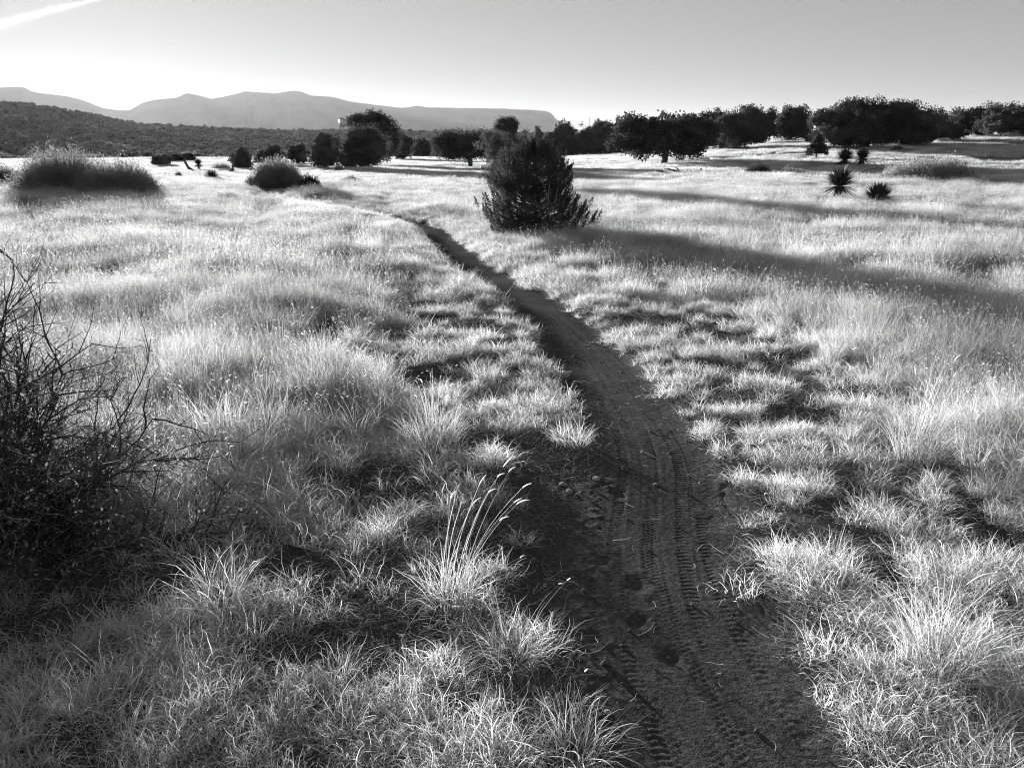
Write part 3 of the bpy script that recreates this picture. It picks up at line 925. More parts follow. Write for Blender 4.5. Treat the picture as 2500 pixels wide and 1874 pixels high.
# left and centre of the meadow's far edge
J(397, 408, 380, 374, 419, 'small round juniper on pale flat beside leaning bare snag', seed=11)
J(432, 399, 379, 415, 449, 'low squat juniper just behind the leaning snag', seed=12)
J(461, 397, 378, 449, 473, 'tiny round juniper at the meadow edge above the yucca with a stem', seed=13)
J(592, 417, 358, 568, 617, 'dark egg shaped juniper rising directly behind the feathery grey shrub', seed=14, kind='egg')
J(668, 405, 356, 620, 700, 'wide low juniper half hidden between egg shaped and domed junipers', seed=15)
J(728, 403, 350, 696, 760, 'domed juniper left of the tall pointed juniper', seed=16)
J(792, 415, 318, 758, 827, 'tall pointed juniper standing beside the massive double juniper', seed=17, kind='egg')
J(886, 415, 303, 822, 955, 'massive rounded juniper with ragged skirt in front of taller one', seed=18, dens=1.2)
J(915, 407, 272, 852, 968, 'tallest juniper by the silo with a rounded flat top', seed=19, dens=1.2,
  shape=[(0, .45, .9, .42, 2), (-.1, .75, .78, .22, 1.5), (.25, .68, .7, .26, 1.3), (-.4, .82, .35, .12, .5), (.2, .86, .45, .13, .6), (.55, .5, .5, .4, 1)])
J(985, 392, 322, 940, 1012, 'lower juniper shoulder at the right of the tallest juniper', seed=20)
J(1035, 382, 338, 1005, 1062, 'small far juniper in the gap behind the meadow tongue', seed=21, dist=118)
J(1085, 381, 345, 1055, 1112, 'squat far juniper at the end of the meadow tongue', seed=22, dist=123)
J(1150, 411, 307, 1063, 1208, 'broad ragged juniper with low drooping limbs left of the pale pinyon', seed=23, kind='spread', dens=1.4, low=.1)
J(1312, 388, 305, 1292, 1332, 'narrow dark juniper peeking over the pale pinyon', seed=24, dist=125, kind='egg')
J(1372, 381, 293, 1330, 1416, 'peaked juniper right of the trail side juniper', seed=25, dist=122, kind='egg')
J(1382, 379, 340, 1362, 1404, 'small round bush juniper on a bare stem below the peaked juniper', seed=26, dist=123, kind='spread', trunk=True)
J(1452, 376, 290, 1398, 1508, 'open topped juniper between peaked juniper and umbrella juniper', seed=27, dist=121, kind='round', dens=1.3)
J(1500, 374, 298, 1480, 1560, 'juniper tucked behind the left side of the umbrella juniper', seed=28, dist=124)
t_big, _ = J(1617, 407, 266, 1508, 1735, 'big umbrella shaped juniper on a stout bare trunk', seed=45, kind='spread', trunk=True, leaf=.15, dens=3.0, low=.55)
J(1722, 372, 270, 1680, 1778, 'juniper with a knobbly top touching the umbrella juniper', seed=30, dens=1.2)
J(1798, 368, 259, 1742, 1856, 'airy crowned juniper in the middle of the right hand row', seed=31, kind='round', dens=1.5)
J(1846, 356, 256, 1800, 1892, 'dense domed juniper before the gap in the row', seed=32, dens=1.2)
J(1930, 346, 254, 1884, 1976, 'peaked juniper at the right end of the row before the sky gap', seed=33, kind='egg', dens=1.2)
J(1992, 352, 318, 1965, 2012, 'low juniper filling the gap behind the little cone pine', seed=34)
J(2062, 368, 262, 1984, 2140, 'left half of the largest dark juniper thicket', seed=35, dens=1.4)
J(2112, 362, 232, 2030, 2200, 'highest juniper with lacy top in the largest thicket', seed=36, kind='round', dens=1.8)
J(2212, 360, 243, 2130, 2276, 'smooth domed juniper forming the right half of the largest thicket', seed=37, dens=1.5)
J(2286, 350, 272, 2250, 2318, 'slim juniper with dead sticks on the right flank of the thicket', seed=38, kind='egg')
J(2318, 346, 300, 2280, 2352, 'low dark juniper linking thicket and last pair of junipers', seed=39)
J(2382, 336, 250, 2325, 2440, 'wind shaped juniper on the right ridge beside the last one', seed=40, kind='round', dens=1.6)
J(2455, 337, 252, 2400, 2512, 'rounded juniper on the right ridge behind pale boulders', seed=41, dens=1.3)
J(2530, 338, 262, 2495, 2590, 'juniper cut by the right picture edge on the ridge', seed=42)
tree('pine_tree', 1992, 390, 327, 1964, 2019, 'little cone shaped pine on a thin bare stem below the thicket', 'tree', kind='cone', seed=43, low=.35, leaf=.12, dens=1.6, mat=M_JUN)

def plume_tree(name, px, base, top, x0, x1, label, cat, seed, mat, plumes, per, profile, plen, size, trunkmat=M_BARK, needle=False, rad=.3):
    R = rng(seed)
    X, Y, Z = hit(px, base)
    D = math.hypot(X, Y)
    dx, dy, dz = ray(px, top)
    H = CAM_H + dz / math.hypot(dx, dy) * D - Z
    W = (x1 - x0) / F_PX * D * cp
    off = ((x0 + x1) / 2 - px) / F_PX * D * cp
    t = thing(name, (X, Y, Z), label, cat)
    g = Geo(); br = Geo()
    limb(br, R, (0, 0, -.05), (off * .3, 0, H * .93), .045, .008, 10, .05)
    pts = []; dirs = []; ln = []
    for i in range(plumes):
        f = R.uniform(0.0, 1) ** 1.15
        a = R.uniform(0, 2 * math.pi)
        rw = np.interp(f, profile[0], profile[1]) * W / 2
        q = R.uniform(.25, 1.0) ** .6
        lump = .68 + .55 * vnoise(a * 1.5, f * 6, seed)
        c = np.array([off * (1 - f) + rw * q * lump * math.cos(a), rw * q * lump * math.sin(a), H * f * .96 + .02])
        o = np.array([math.cos(a) * .42, math.sin(a) * .42, .75 + .6 * f + R.normal(0, .25)]); o /= np.linalg.norm(o)
        L = plen * R.uniform(.6, 1.3)
        pts.append(c); dirs.append(o); ln.append(L)
        if R.uniform() < .33:
            z0 = max(.03, c[2] - R.uniform(.15, .4) * math.hypot(c[0], c[1]) * 1.6)
            limb(br, R, (off * .3 * z0 / H, 0, min(z0, c[2])), c, .013, .004, 6, .15, 0, 4)
    pts = np.array(pts); dirs = np.array(dirs); ln = np.array(ln)
    if needle:
        p = R.normal(0, 1, (plumes, per, 3)); p /= np.linalg.norm(p, axis=2)[..., None]
        P = pts[:, None, :] + p * (ln * R.uniform(.3, .5, plumes))[:, None, None] * R.uniform(.2, 1, (plumes, per, 1))
        Dd = p + dirs[:, None, :] * .5
    else:
        s = R.uniform(0, 1, (plumes, per, 1))
        p = R.normal(0, 1, (plumes, per, 3)) * (ln[:, None, None] * rad * (1.05 - s) * .5)
        P = pts[:, None, :] + dirs[:, None, :] * (s - .35) * ln[:, None, None] + p
        Dd = dirs[:, None, :] * 1.3 + p / (ln[:, None, None] * rad)
    V, Q = spray_tris(R, P.reshape(-1, 3), Dd.reshape(-1, 3), size, .30, .45)
    link('crown', mesh_np('crown', V, Q, mat), t)
    link('trunk', br.mesh('trunk', trunkmat, True), t)
    return t, (X, Y, Z, H, W)

tj, (jx, jy, jz, jh, jw) = plume_tree('juniper_tree', 1306, 574, 350, 1168, 1432, 'bushy young juniper standing right beside the trail', 'tree', 201, M_JUN, 820, 190,
           ([0, .08, .2, .35, .48, .62, .78, .9, 1], [.74, .93, 1.02, 1.0, .88, .78, .66, .46, .2]), .25, .029)
# dead pale twigs on its near face
R_ = rng(5)
for i in range(9):
    g = Geo()
    b = np.array([.22 + R_.normal(0, .05), -.55, .45 + R_.uniform(-.1, .1)])
    a = R_.uniform(-1.1, 2.2)
    e = b + np.array([math.cos(a + 1) * R_.uniform(.2, .42), R_.uniform(-.3, -.1), R_.uniform(.05, .5)])
    p = limb(g, R_, b, e, .007, .003, 6, .25, 0, 4)
    for k in (2, 3, 4):
        limb(g, R_, p[k], p[k] + R_.normal(0, .09, 3) + [0, 0, .07], .004, .002, 4, .2, 0, 3)
    o = link('dead_twig', g.mesh('dead_twig', M_TWIG_L, True), tj)
plume_tree('pinyon_tree', 1238, 462, 285, 1160, 1304, 'pale fluffy pinyon pine just behind the trail side juniper', 'tree', 202, M_PIN, 430, 100,
           ([0, .12, .3, .5, .75, .92, 1], [.5, .80, .95, .98, .85, .5, .2]), .42, .062, needle=True)

def broom(name, px, base, top, x0, x1, label, cat, seed, lobes=None, n=1500, mat=M_BROOM, tip=M_BROOM_TIP, wid=.012, tips=9, dist=None, group=None):
    """a domed shrub of many fine stems with lighter brush ends"""
    R = rng(seed)
    X, Y, Z = hit(px, base) if dist is None else at(px, dist)
    D = math.hypot(X, Y)
    dx, dy, dz = ray(px, top)
    H = CAM_H + dz / math.hypot(dx, dy) * D - Z
    W = (x1 - x0) / F_PX * D * cp
    off = ((x0 + x1) / 2 - px) / F_PX * D * cp
    t = thing(name, (X, Y, Z), label, cat, group)
    a = R.uniform(0, 2 * math.pi, n); q = np.sqrt(R.uniform(0, 1, n)) 
    bx = off + W * .30 * q * np.cos(a); by = W * .24 * q * np.sin(a)
    # target point on a lumpy dome
    lump = .62 + .72 * fnoise(np.cos(a) * 2.6 + 3, np.sin(a) * 2.6 + q * 3, seed, 3)
    ex = off + W * .5 * q ** .8 * np.cos(a) * lump; ey = W * .42 * q ** .8 * np.sin(a) * lump
    ez = H * (1.0 - .80 * q ** 1.9) * (.35 + .65 * lump) * R.uniform(.5, 1.0, n)
    s = np.linspace(0, 1, 5)[None, :]
    px_ = bx[:, None] + (ex - bx)[:, None] * s ** 1.2 + R.normal(0, .02, (n, 5)) * s
    py_ = by[:, None] + (ey - by)[:, None] * s ** 1.2 + R.normal(0, .02, (n, 5)) * s
    pz_ = ez[:, None] * s ** .9
    P = np.stack([px_, py_, pz_], -1)
    sa = R.uniform(0, math.pi, n); S = np.stack([np.cos(sa), np.sin(sa), 0 * sa], -1)
    wd = wid * (1 - .6 * s)[..., None] * .5
    V = np.stack([P - S[:, None, :] * wd, P + S[:, None, :] * wd], 2).reshape(-1, 3)
    o = (np.arange(n) * 10)[:, None]; k = (np.arange(4) * 2)[None, :]
    Q = np.stack([o + k, o + k + 1, o + k + 3, o + k + 2], -1).reshape(-1, 4)
    link('stems', mesh_np('stems', V, Q, mat), t)['kind'] = 'stuff'
    m = tips
    f = R.uniform(.35, 1.05, (n, m, 1))
    base_p = P[:, 0:1] * (1 - f) + P[:, -1:] * f
    dirv = (P[:, -1] - P[:, -2]); dirv /= np.linalg.norm(dirv, axis=1)[:, None] + 1e-9
    PP = base_p + R.normal(0, .045, (n, m, 3)) + dirv[:, None, :] * .03
    PP[..., 2] = np.maximum(PP[..., 2], .03)
    V, Q = spray_tris(R, PP.reshape(-1, 3), np.repeat(dirv[:, None, :], m, 1).reshape(-1, 3) + [0, 0, .4], wid * 6.5, .24, .5)
    link('foliage', mesh_np('foliage', V, Q, tip), t)
    return t

G_B = 'feathery shrubs scattered over the meadow'
broom('feathery_shrub', 160, 474, 353, 58, 262, 'largest feathery grey shrub, tall left mound', 'shrub', 301, n=3600, group=G_B)
broom('feathery_shrub', 305, 478, 379, 205, 386, 'feathery grey shrub merging with right side of the largest mound', 'shrub', 302, n=3000, group=G_B)
broom('feathery_shrub', 15, 450, 402, -60, 62, 'dark feathery shrub cut by the left picture edge', 'shrub', 303, n=1800, group=G_B, mat=M_SCRUB, tip=M_BROOM)
broom('feathery_shrub', 682, 461, 382, 612, 745, 'fan shaped grey shrub in front of the domed junipers', 'shrub', 304, n=2600, group=G_B, wid=.014)
broom('feathery_shrub', 757, 464, 428, 735, 781, 'small dark round shrub touching the fan shaped grey shrub', 'shrub', 305, n=900, group=G_B, mat=M_SCRUB, tip=M_SCRUB)
broom('feathery_shrub', 857, 453, 428, 828, 886, 'low thin brushy clump right of the small dark shrub', 'shrub', 306, n=700, group=G_B)
broom('feathery_shrub', 828, 421, 400, 814, 838, 'pale little bush at the foot of the massive juniper', 'shrub', 307, n=400, group=G_B)
broom('feathery_shrub', 542, 418, 393, 520, 566, 'thin grey shrub left of the egg shaped juniper', 'shrub', 308, n=500, group=G_B)
broom('feathery_shrub', 548, 494, 471, 525, 585, 'sparse dark sprigs in grass below the fan shaped shrub', 'shrub', 309, n=260, group=G_B, mat=M_SCRUB)
broom('feathery_shrub', 2262, 446, 376, 2160, 2362, 'wide grassy mound shrub with dead sticks behind it on the right', 'shrub', 310, n=3600, group=G_B, tips=8)
broom('feathery_shrub', 1850, 428, 396, 1814, 1884, 'dark spiky low shrub right of the fallen tree', 'shrub', 311, n=700, group=G_B, mat=M_SCRUB, tip=M_SCRUB)
broom('feathery_shrub', 1932, 430, 408, 1896, 1970, 'faint pale low shrub beside the dark spiky one', 'shrub', 312, n=420, group=G_B, tip=M_LITTER)
broom('feathery_shrub', 2190, 372, 362, 2180, 2200, 'tiny dark shrub at the foot of the largest thicket', 'shrub', 313, n=240, group=G_B, mat=M_SCRUB, tip=M_SCRUB, wid=.04)
broom('feathery_shrub', 2300, 480, 455, 2270, 2340, 'thin dark weedy patch right of the round yucca', 'shrub', 314, n=200, group=G_B, mat=M_BROOM)

def yucca(px, base, top, x0, x1, label, seed, stem=True, heads=1, group='yuccas in the meadow'):
    R = rng(seed)
    X, Y, Z = hit(px, base)
    D = math.hypot(X, Y)
    dx, dy, dz = ray(px, top)
    H = CAM_H + dz / math.hypot(dx, dy) * D - Z
    W = (x1 - x0) / F_PX * D * cp
    t = thing('yucca', (X, Y, Z), label, 'yucca', group)
    if heads == 1: hs = [(((x0 + x1) / 2 - px) / F_PX * D * cp, 0, W / 2)]
    else: hs = [(-W * .2, 0, W * .30), (W * .24, .05, W * .26)]
    for hx, hy, rad in hs:
        rad *= 1.20 if stem else 1.38
        zc = max(H - rad * .85, .12 if not stem else .2)
        n = 420
        d = R.normal(0, 1, (n, 3)); d /= np.linalg.norm(d, axis=1)[:, None]
        d[:, 2] = np.where(d[:, 2] < (-.55 if stem else -.1), -d[:, 2], d[:, 2])
        L = rad * R.uniform(.82, 1.06, n)[:, None]
        c = np.array([hx, hy, zc])
        side = np.cross(d, [0, 0, 1]); side /= np.linalg.norm(side, axis=1)[:, None] + 1e-9
        w = max(.016, rad * .06)
        p0 = c + d * rad * .06; p1 = c + d * L * .5; p2 = c + d * L - np.array([0, 0, 1]) * rad * .03
        V = np.stack([p0 - side * w * .5, p0 + side * w * .5, p1 - side * w * .55, p1 + side * w * .55, p2], 1).reshape(-1, 3)
        i = np.arange(n)[:, None] * 5
        g = Geo(); g.add(V, np.concatenate([i, i + 1, i + 3, i + 2], 1), np.concatenate([i + 2, i + 3, i + 4], 1))
        link('leaves', g.mesh('leaves', M_YUC), t)['kind'] = 'stuff'
        if stem:
            g = Geo(); limb(g, R, (hx * .6, hy, -.05), (hx, hy, zc), rad * .14, rad * .12, 5, .05)
            link('stem', g.mesh('stem', M_DEAD, True), t)
            n = 90
            a = R.uniform(0, 2 * math.pi, n); zz = R.uniform(.25, .95, n) * zc
            p0 = np.stack([hx + np.cos(a) * rad * .1, hy + np.sin(a) * rad * .1, zz], -1)
            dn = np.stack([np.cos(a) * .45, np.sin(a) * .45, -1 + 0 * a], -1) * (rad * R.uniform(.3, .7, n))[:, None]
            p1 = p0 + dn; p1[:, 2] = np.maximum(p1[:, 2], .01)
            side = np.stack([-np.sin(a), np.cos(a), 0 * a], -1) * w * .5
            V = np.stack([p0 - side, p0 + side, p1], 1).reshape(-1, 3)
            link('dead_skirt', mesh_np('dead_skirt', V, np.arange(3 * n).reshape(-1, 3), M_YUC_DEAD), t)['kind'] = 'stuff'
    return t
yucca(2042, 496, 404, 2000, 2088, 'tall spiky yucca with round head on a shaggy stem', 401)
yucca(2142, 502, 450, 2106, 2178, 'stemless round yucca right of the tall one', 402, stem=False)
yucca(2080, 408, 360, 2034, 2124, 'double headed yucca with pale top in front of the thicket', 403, heads=2)
yucca(519, 443, 417, 500, 536, 'small yucca in the left meadow between shrubs', 404, stem=False)
yucca(437, 438, 423, 428, 447, 'tiniest yucca left of the small yucca', 405, stem=False)
yucca(487, 419, 387, 474, 499, 'thin stemmed yucca beside the leaning bare snag', 406)

def wood(name, label, cat, segs, seed, mat=M_DEAD, sides=6):
    """dead wood: segs = list of (list of (px, py_of_point_on_photo, height m or None), r0, r1); first point rests on the ground"""
    R = rng(seed)
    p0 = segs[0][0][0]
    X, Y, Z = hit(p0[0], p0[1]); D = math.hypot(X, Y)
    t = None; g = Geo()
    for pts, r0, r1 in segs:
        P = []
        for px, py in pts:
            dx, dy, dz = ray(px, py); k = (Y + R.normal(0, .12)) / dy
            P.append((dx * k - X, dy * k - Y, CAM_H + dz * k - Z))
        P = np.array(P)
        # densify with slight crookedness
        s = np.linspace(0, len(P) - 1, len(P) * 3)
        Q = np.stack([np.interp(s, np.arange(len(P)), P[:, i]) for i in range(3)], -1)
        Q += R.normal(0, .006 * D / 20, Q.shape)
        tube(g, Q, np.linspace(r0, r1, len(Q)), sides)
    o = link(name, g.mesh(name, mat, True), None, (X, Y, Z))
    return tag(o, label, cat)
wood('fallen_tree', 'fallen dead tree with a forked branch below the umbrella juniper', 'dead wood',
     [([(1665, 429), (1640, 424), (1618, 420), (1602, 417)], .09, .03), ([(1665, 429), (1650, 417), (1630, 411)], .06, .02),
      ([(1665, 428), (1690, 428), (1705, 424), (1713, 412)], .10, .05), ([(1662, 427), (1655, 412), (1648, 408)], .05, .015), ([(1655, 424), (1640, 415), (1622, 412)], .04, .015)], 1)
wood('dead_branch', 'long thin arched dead branch left of the grassy mound', 'dead wood',
     [([(2090, 436), (2100, 422), (2125, 412), (2150, 411), (2167, 416)], .022, .014), ([(2150, 411), (2166, 410)], .012, .006)], 2)
wood('dead_branch', 'short lower dead stick below the arched branch', 'dead wood', [([(2112, 442), (2130, 433), (2148, 429), (2162, 426)], .024, .014)], 3)
wood('dead_branch', 'crooked dead log lying on top of the grassy mound shrub', 'dead wood',
     [([(2300, 408), (2290, 396), (2278, 384), (2250, 383), (2228, 389)], .05, .015), ([(2278, 384), (2268, 394), (2272, 400)], .05, .02), ([(2195, 392), (2180, 382)], .02, .01)], 4)
wood('dead_snag', 'stubby dead stump with torn top at the right of the grassy mound', 'dead wood', [([(2326, 418), (2325, 400), (2320, 391)], .11, .06), ([(2328, 410), (2334, 398), (2332, 390)], .08, .04)], 5)
wood('dead_snag', 'dark broken stump like a dog head right of the mound', 'dead wood', [([(2375, 436), (2372, 428), (2360, 424), (2353, 426)], .08, .03), ([(2372, 432), (2378, 424), (2374, 415)], .07, .02), ([(2373, 430), (2382, 428)], .05, .02)], 6)
wood('dead_snag', 'leaning bare snag on the left beside small junipers', 'dead wood', [([(474, 421), (462, 410), (455, 400), (449, 388)], .11, .05), ([(458, 404), (449, 397)], .04, .02)], 7)
wood('dead_snag', 'short upright snag in front of the egg shaped juniper', 'dead wood', [([(563, 425), (568, 412), (570, 392)], .12, .03), ([(566, 414), (558, 424)], .09, .03)], 8)
wood('dead_branch', 'small dark root lump sticking up from mid meadow grass', 'dead wood', [([(1092, 474), (1080, 468), (1073, 467)], .06, .02), ([(1083, 470), (1080, 460)], .05, .015), ([(1090, 471), (1094, 464), (1103, 463)], .05, .02)], 9)
wood('dead_branch', 'pair of thin bare sticks poking from the thicket right flank', 'dead wood', [([(2290, 352), (2293, 300), (2296, 262)], .03, .01), ([(2290, 340), (2300, 295), (2305, 278)], .03, .01), ([(2292, 310), (2286, 285)], .02, .008)], 10)

# ------------------------------------------------------------------ far scrub (one mass) on the valley and the left slope
def build_scrub():
    coll = bpy.data.collections.new('scrub_sources')
    R = rng(55)
    for i in range(5):
        lobes = [(R.normal(0, .25), R.normal(0, .25), R.uniform(.35, .75), R.uniform(.4, .7), R.uniform(.4, .7), R.uniform(.35, .5), 1) for _ in range(4)]
        me, _ = crown_mesh('scrub_bush', R, lobes, 30, 12, .30, .40, M_HILL, core=.8)
        o = bpy.data.objects.new('scrub_bush_%02d' % i, me); coll.objects.link(o)
    n = 40000
    az = np.radians(R.uniform(-44, 20, n)); r = np.exp(R.uniform(math.log(150), math.log(1400), n))
    x, y = r * np.sin(az), r * np.cos(az)
    dn = .6 * fnoise(x * .009, y * .022, 58, 4) + .4 * fnoise(x * .05, y * .05, 59, 2) + .20 * smooth(700, 300, r)
    ok = R.uniform(0, 1, n) < smooth(.42, .58, dn) * .92 + .10
    x, y, r = x[ok], y[ok], r[ok]; n = len(x)
    me = bpy.data.meshes.new('scrubland'); me.vertices.add(n)
    me.vertices.foreach_set('co', np.stack([x, y, h(x, y) - .1], -1).astype(np.float32).ravel())
    sc = R.uniform(.8, 1.0, n) * R.choice([.9, 1.4, 2.0, 2.8], n, p=[.3, .35, .25, .10])
    a = me.attributes.new('scl', 'FLOAT', 'POINT'); a.data.foreach_set('value', sc.astype(np.float32))
    a = me.attributes.new('rot', 'FLOAT_VECTOR', 'POINT'); a.data.foreach_set('vector', np.stack([0 * x, 0 * x, R.uniform(0, 6.28, n)], -1).astype(np.float32).ravel())
    a = me.attributes.new('variant', 'INT', 'POINT'); a.data.foreach_set('value', R.integers(0, 5, n).astype(np.int32))
    o = link('scrubland', me)
    tag(o, 'far juniper scrub speckling the valley and the left slope', 'scrub', kind='stuff')
    ng = bpy.data.node_groups['grass_cover'].copy()
    for nd in ng.nodes:
        if nd.bl_idname == 'GeometryNodeCollectionInfo': nd.inputs['Collection'].default_value = coll
    md = o.modifiers.new('cover', 'NODES'); md.node_group = ng
build_scrub()

# ------------------------------------------------------------------ silo / water tower on the far slope
def build_tower():
    X, Y, Z = at(839, 620)
    D = math.hypot(X, Y)
    def zr(py):
        dx, dy, dz = ray(839, py); return CAM_H + dz / math.hypot(dx, dy) * D - Z
    z0, z1, zt = zr(309), zr(291.5), zr(287)
    r = 6.6 / F_PX * D
    t = thing('water_tower', (X, Y, Z), 'pale cylindrical tank tower with peaked roof far left of the tallest juniper', 'tower')
    th = np.arange(24) * 2 * math.pi / 24
    def ring(rr, z): return np.stack([rr * np.cos(th), rr * np.sin(th), 0 * th + z], -1)
    def lathe(prof):
        g = Geo(); V = np.concatenate([ring(a, b) for a, b in prof]); i = np.arange(len(prof) - 1)[:, None] * 24; j = np.arange(24)[None, :]; k = (j + 1) % 24
        g.add(V, np.stack([i + j, i + k, i + k + 24, i + j + 24], -1).reshape(-1, 4)); return g
    link('tank', lathe([(.01, z0), (r, z0), (r, z0 + (z1 - z0) * .5), (r, z1), (r * .98, z1 + .02)]).mesh('tank', M_TANK, False), t)
    link('roof', lathe([(r * 1.12, z1 - .1), (r * 1.12, z1 + .1), (r * .5, (z1 + zt) / 2 + .2), (.02, zt + .2)]).mesh('roof', M_DEAD), t)
    for i in range(6):
        a = i * math.pi / 3 + .3
        g = Geo(); tube(g, [(r * 1.0 * math.cos(a), r * math.sin(a), -1), (r * .9 * math.cos(a), r * .9 * math.sin(a), z0)], .25, 6)
        link('leg', g.mesh('leg', M_DEAD), t)
    g = Geo()
    a = np.linspace(0, 2 * math.pi, 25); tube(g, np.stack([r * 1.15 * np.cos(a), r * 1.15 * np.sin(a), 0 * a + z0], -1), .16, 4, False)
    link('walkway', g.mesh('walkway', M_DEAD), t)
build_tower()
# thin mast on the skyline
X, Y, Z = at(1437, 330)
g = Geo(); tube(g, [(0, 0, -.5), (0, 0, 12), (0, 0, 21)], np.array([.18, .14, .07]), 6); tube(g, [(-.8, 0, 18), (.8, 0, 18)], .06, 4)
dx, dy, dz = ray(1437, 288); topz = CAM_H + dz / math.hypot(dx, dy) * 330
tag(link('utility_pole', g.mesh('utility_pole', M_DEAD), None, (X, Y, topz - 21)), 'thin mast poking above the junipers on the skyline', 'pole')

# ------------------------------------------------------------------ thorny bare shrub in the left foreground
def build_thorn():
    R = rng(77)
    X, Y = -2.08, 2.68; Z = float(h(X, Y))
    t = thing('thorny_shrub', (X, Y, Z), 'bare thorny shrub reaching into the picture from the left foreground', 'shrub')
    dark = Geo(); pale = Geo(); leaves = []; ldir = []
    def grow(p, d, L, r, lvl, g):
        n = max(4, int(L / .05))
        pts = [np.array(p, float)]; d = np.array(d, float)
        for i in range(n):
            d = d + R.normal(0, .13, 3) + np.array([0, 0, -.008 if lvl == 0 else .015]); d /= np.linalg.norm(d)
            q = pts[-1] + d * L / n
            if q[2] < .02: q[2] = .02; d[2] = abs(d[2])
            pts.append(q)
        P = np.array(pts)
        tube(g, P, np.linspace(r, r * .35, len(P)), 5 if lvl < 1 else 4 if lvl == 1 else 3)
        # thorns
        for k in range(1, len(P) - 1):
            if R.uniform() < (.45 if lvl else .25):
                td = np.cross(d, R.normal(0, 1, 3)); td /= np.linalg.norm(td)
                tube(dark, [P[k], P[k] + td * R.uniform(.012, .028)], np.array([r * .35, .0004]) , 3, False)
        if lvl >= 1:
            m = R.poisson(.55)
            for _ in range(m):
                k = R.integers(len(P)); leaves.append(P[k] + R.normal(0, .008, 3)); ldir.append(R.normal(0, 1, 3))
        if lvl < 3:
            m = [R.integers(7, 12), R.integers(4, 8), R.integers(1, 4)][lvl]
            for _ in range(m):
                k = R.integers(1, len(P)); a = R.normal(0, 1, 3); a -= d * a.dot(d); a /= np.linalg.norm(a)
                dd = (P[k] - P[k - 1]); dd /= np.linalg.norm(dd); nd = dd * .8 + a * R.uniform(.5, 1.0); nd /= np.linalg.norm(nd)
                grow(P[k], nd, L * R.uniform(.28, .55), r * .55, lvl + 1, pale if (lvl >= 1 and R.uniform() < .16) else dark)
    for i in range(78):
        a = R.uniform(-1.9, 1.9); el = R.uniform(.1, 1.25) if R.uniform() < .7 else R.uniform(.02, .3)
        tall_ = i % 6 == 0
        if tall_: el = R.uniform(1.1, 1.45)
        b = (R.normal(0, .09), R.normal(0, .09), 0)
        d = (math.cos(a) * math.cos(el), math.sin(a) * math.cos(el), math.sin(el))
        grow(b, d, R.uniform(.75, 1.05) if tall_ else R.uniform(.36, .82), R.uniform(.005, .010), 0, dark)
    link('branches', dark.mesh('branches', M_TWIG, True), t)
    link('pale_twigs', pale.mesh('pale_twigs', M_TWIG_L, True), t)
    V, Q = spray_tris(R, np.array(leaves), np.array(ldir), .016, .5, .3)
    link('foliage', mesh_np('foliage', V, Q, M_LITTER), t)
build_thorn()

# ------------------------------------------------------------------ tufts that stand out, stones, straw
def tuft(px, py, label, seed, n=160, length=(.1, .3), spread=.06, lean=(.05, .7), curl=(.4, 1.8), stalks=0, slen=(.4, .5), sdir=None, head=.03, name='grass_tuft'):
    R = rng(seed)
    X, Y, Z = hit(px, py)
    t = thing(name, (X, Y, Z - .005), label, 'grass tuft', 'single grass tufts beside the trail')
    V, Q, *_ = blades(R, n, length, (.0018, .0030), spread, lean, curl, 8, .35)
    V2, Q2, *_ = blades(R, n // 2, (length[0] * .6, length[1] * .6), (.0018, .0028), spread * 1.2, (.7, 1.5), (.1, 1.2), 6, .6)
    g = Geo(); g.add(V, Q); g.add(V2, Q2)
    link('blades', g.mesh('blades', M_GRASS), t)['kind'] = 'stuff'
    if stalks:
        for i in range(stalks):
            g = Geo()
            V, Q, tp, td = blades(R, 1, slen, (.0024, .0030), .035, (.02, .22), (.05, .35), 9, .06, lean_dir=sdir, kinks=0)
            g.add(V, Q)
            V2, Q2 = V + np.array([.0006, .0009, 0]), Q; g.add(V2, Q2)
            so = link('stalk', g.mesh('stalk', M_GRASS_T), t)
            g = Geo(); seed_heads(g, R, tp, td, head, .0042)
            link('seed_head', g.mesh('seed_head', M_HEAD), so)
    return t
tuft(1105, 1470, 'bright tuft with long seed stalks leaning right beside the trail', 501, 240, (.08, .26), .075, (.05, .8), (.3, 1.7), 15, (.34, .52), (.42, .1), .04)
tuft(1250, 1612, 'spreading pale tuft at the left rim of the trail', 502, 230, (.08, .22), .075, (.1, .9), (.4, 1.6), 3, (.28, .4), (.5, 0), .02)
tuft(1405, 1850, 'loose tuft at the bottom edge left of the trail', 503, 150, (.08, .22), .06, (.1, 1.0), (.3, 1.4), 1, (.25, .3), (.5, 0), .015)
tuft(1395, 1080, 'bright upright tuft on the corner where the trail widens', 504, 260, (.08, .16), .10, (.05, .7), (.3, 1.6))
tuft(1185, 925, 'small bright tuft standing alone on dark turf left of trail', 505, 200, (.07, .15), .09, (.05, .6), (.2, 1.0))
tuft(540, 1480, 'arched tuft on bare soil below the thorny shrub', 506, 200, (.12, .3), .07, (.1, .9), (.6, 1.8))
tuft(2030, 1390, 'tuft with stiff short spikes at the right rim of the trail', 507, 170, (.06, .16), .09, (.05, .9), (.2, 1.2), 5, (.16, .22), (.1, 0), .01)
tuft(2230, 1130, 'tall airy white tuft on the right bank', 508, 320, (.2, .42), .10, (.03, .5), (.2, 1.3), 14, (.4, .55), (.1, 0), .035)
tuft(2290, 1620, 'big arching tuft in the lower right corner', 509, 300, (.15, .36), .10, (.05, .7), (.4, 1.8), 6, (.35, .45), (-.1, 0), .03)
tuft(1060, 1085, 'dense tall bunch with curled seed heads left of the trail bend', 510, 300, (.14, .30), .14, (.03, .6), (.3, 1.4), 16, (.26, .38), (.05, 0), .03)

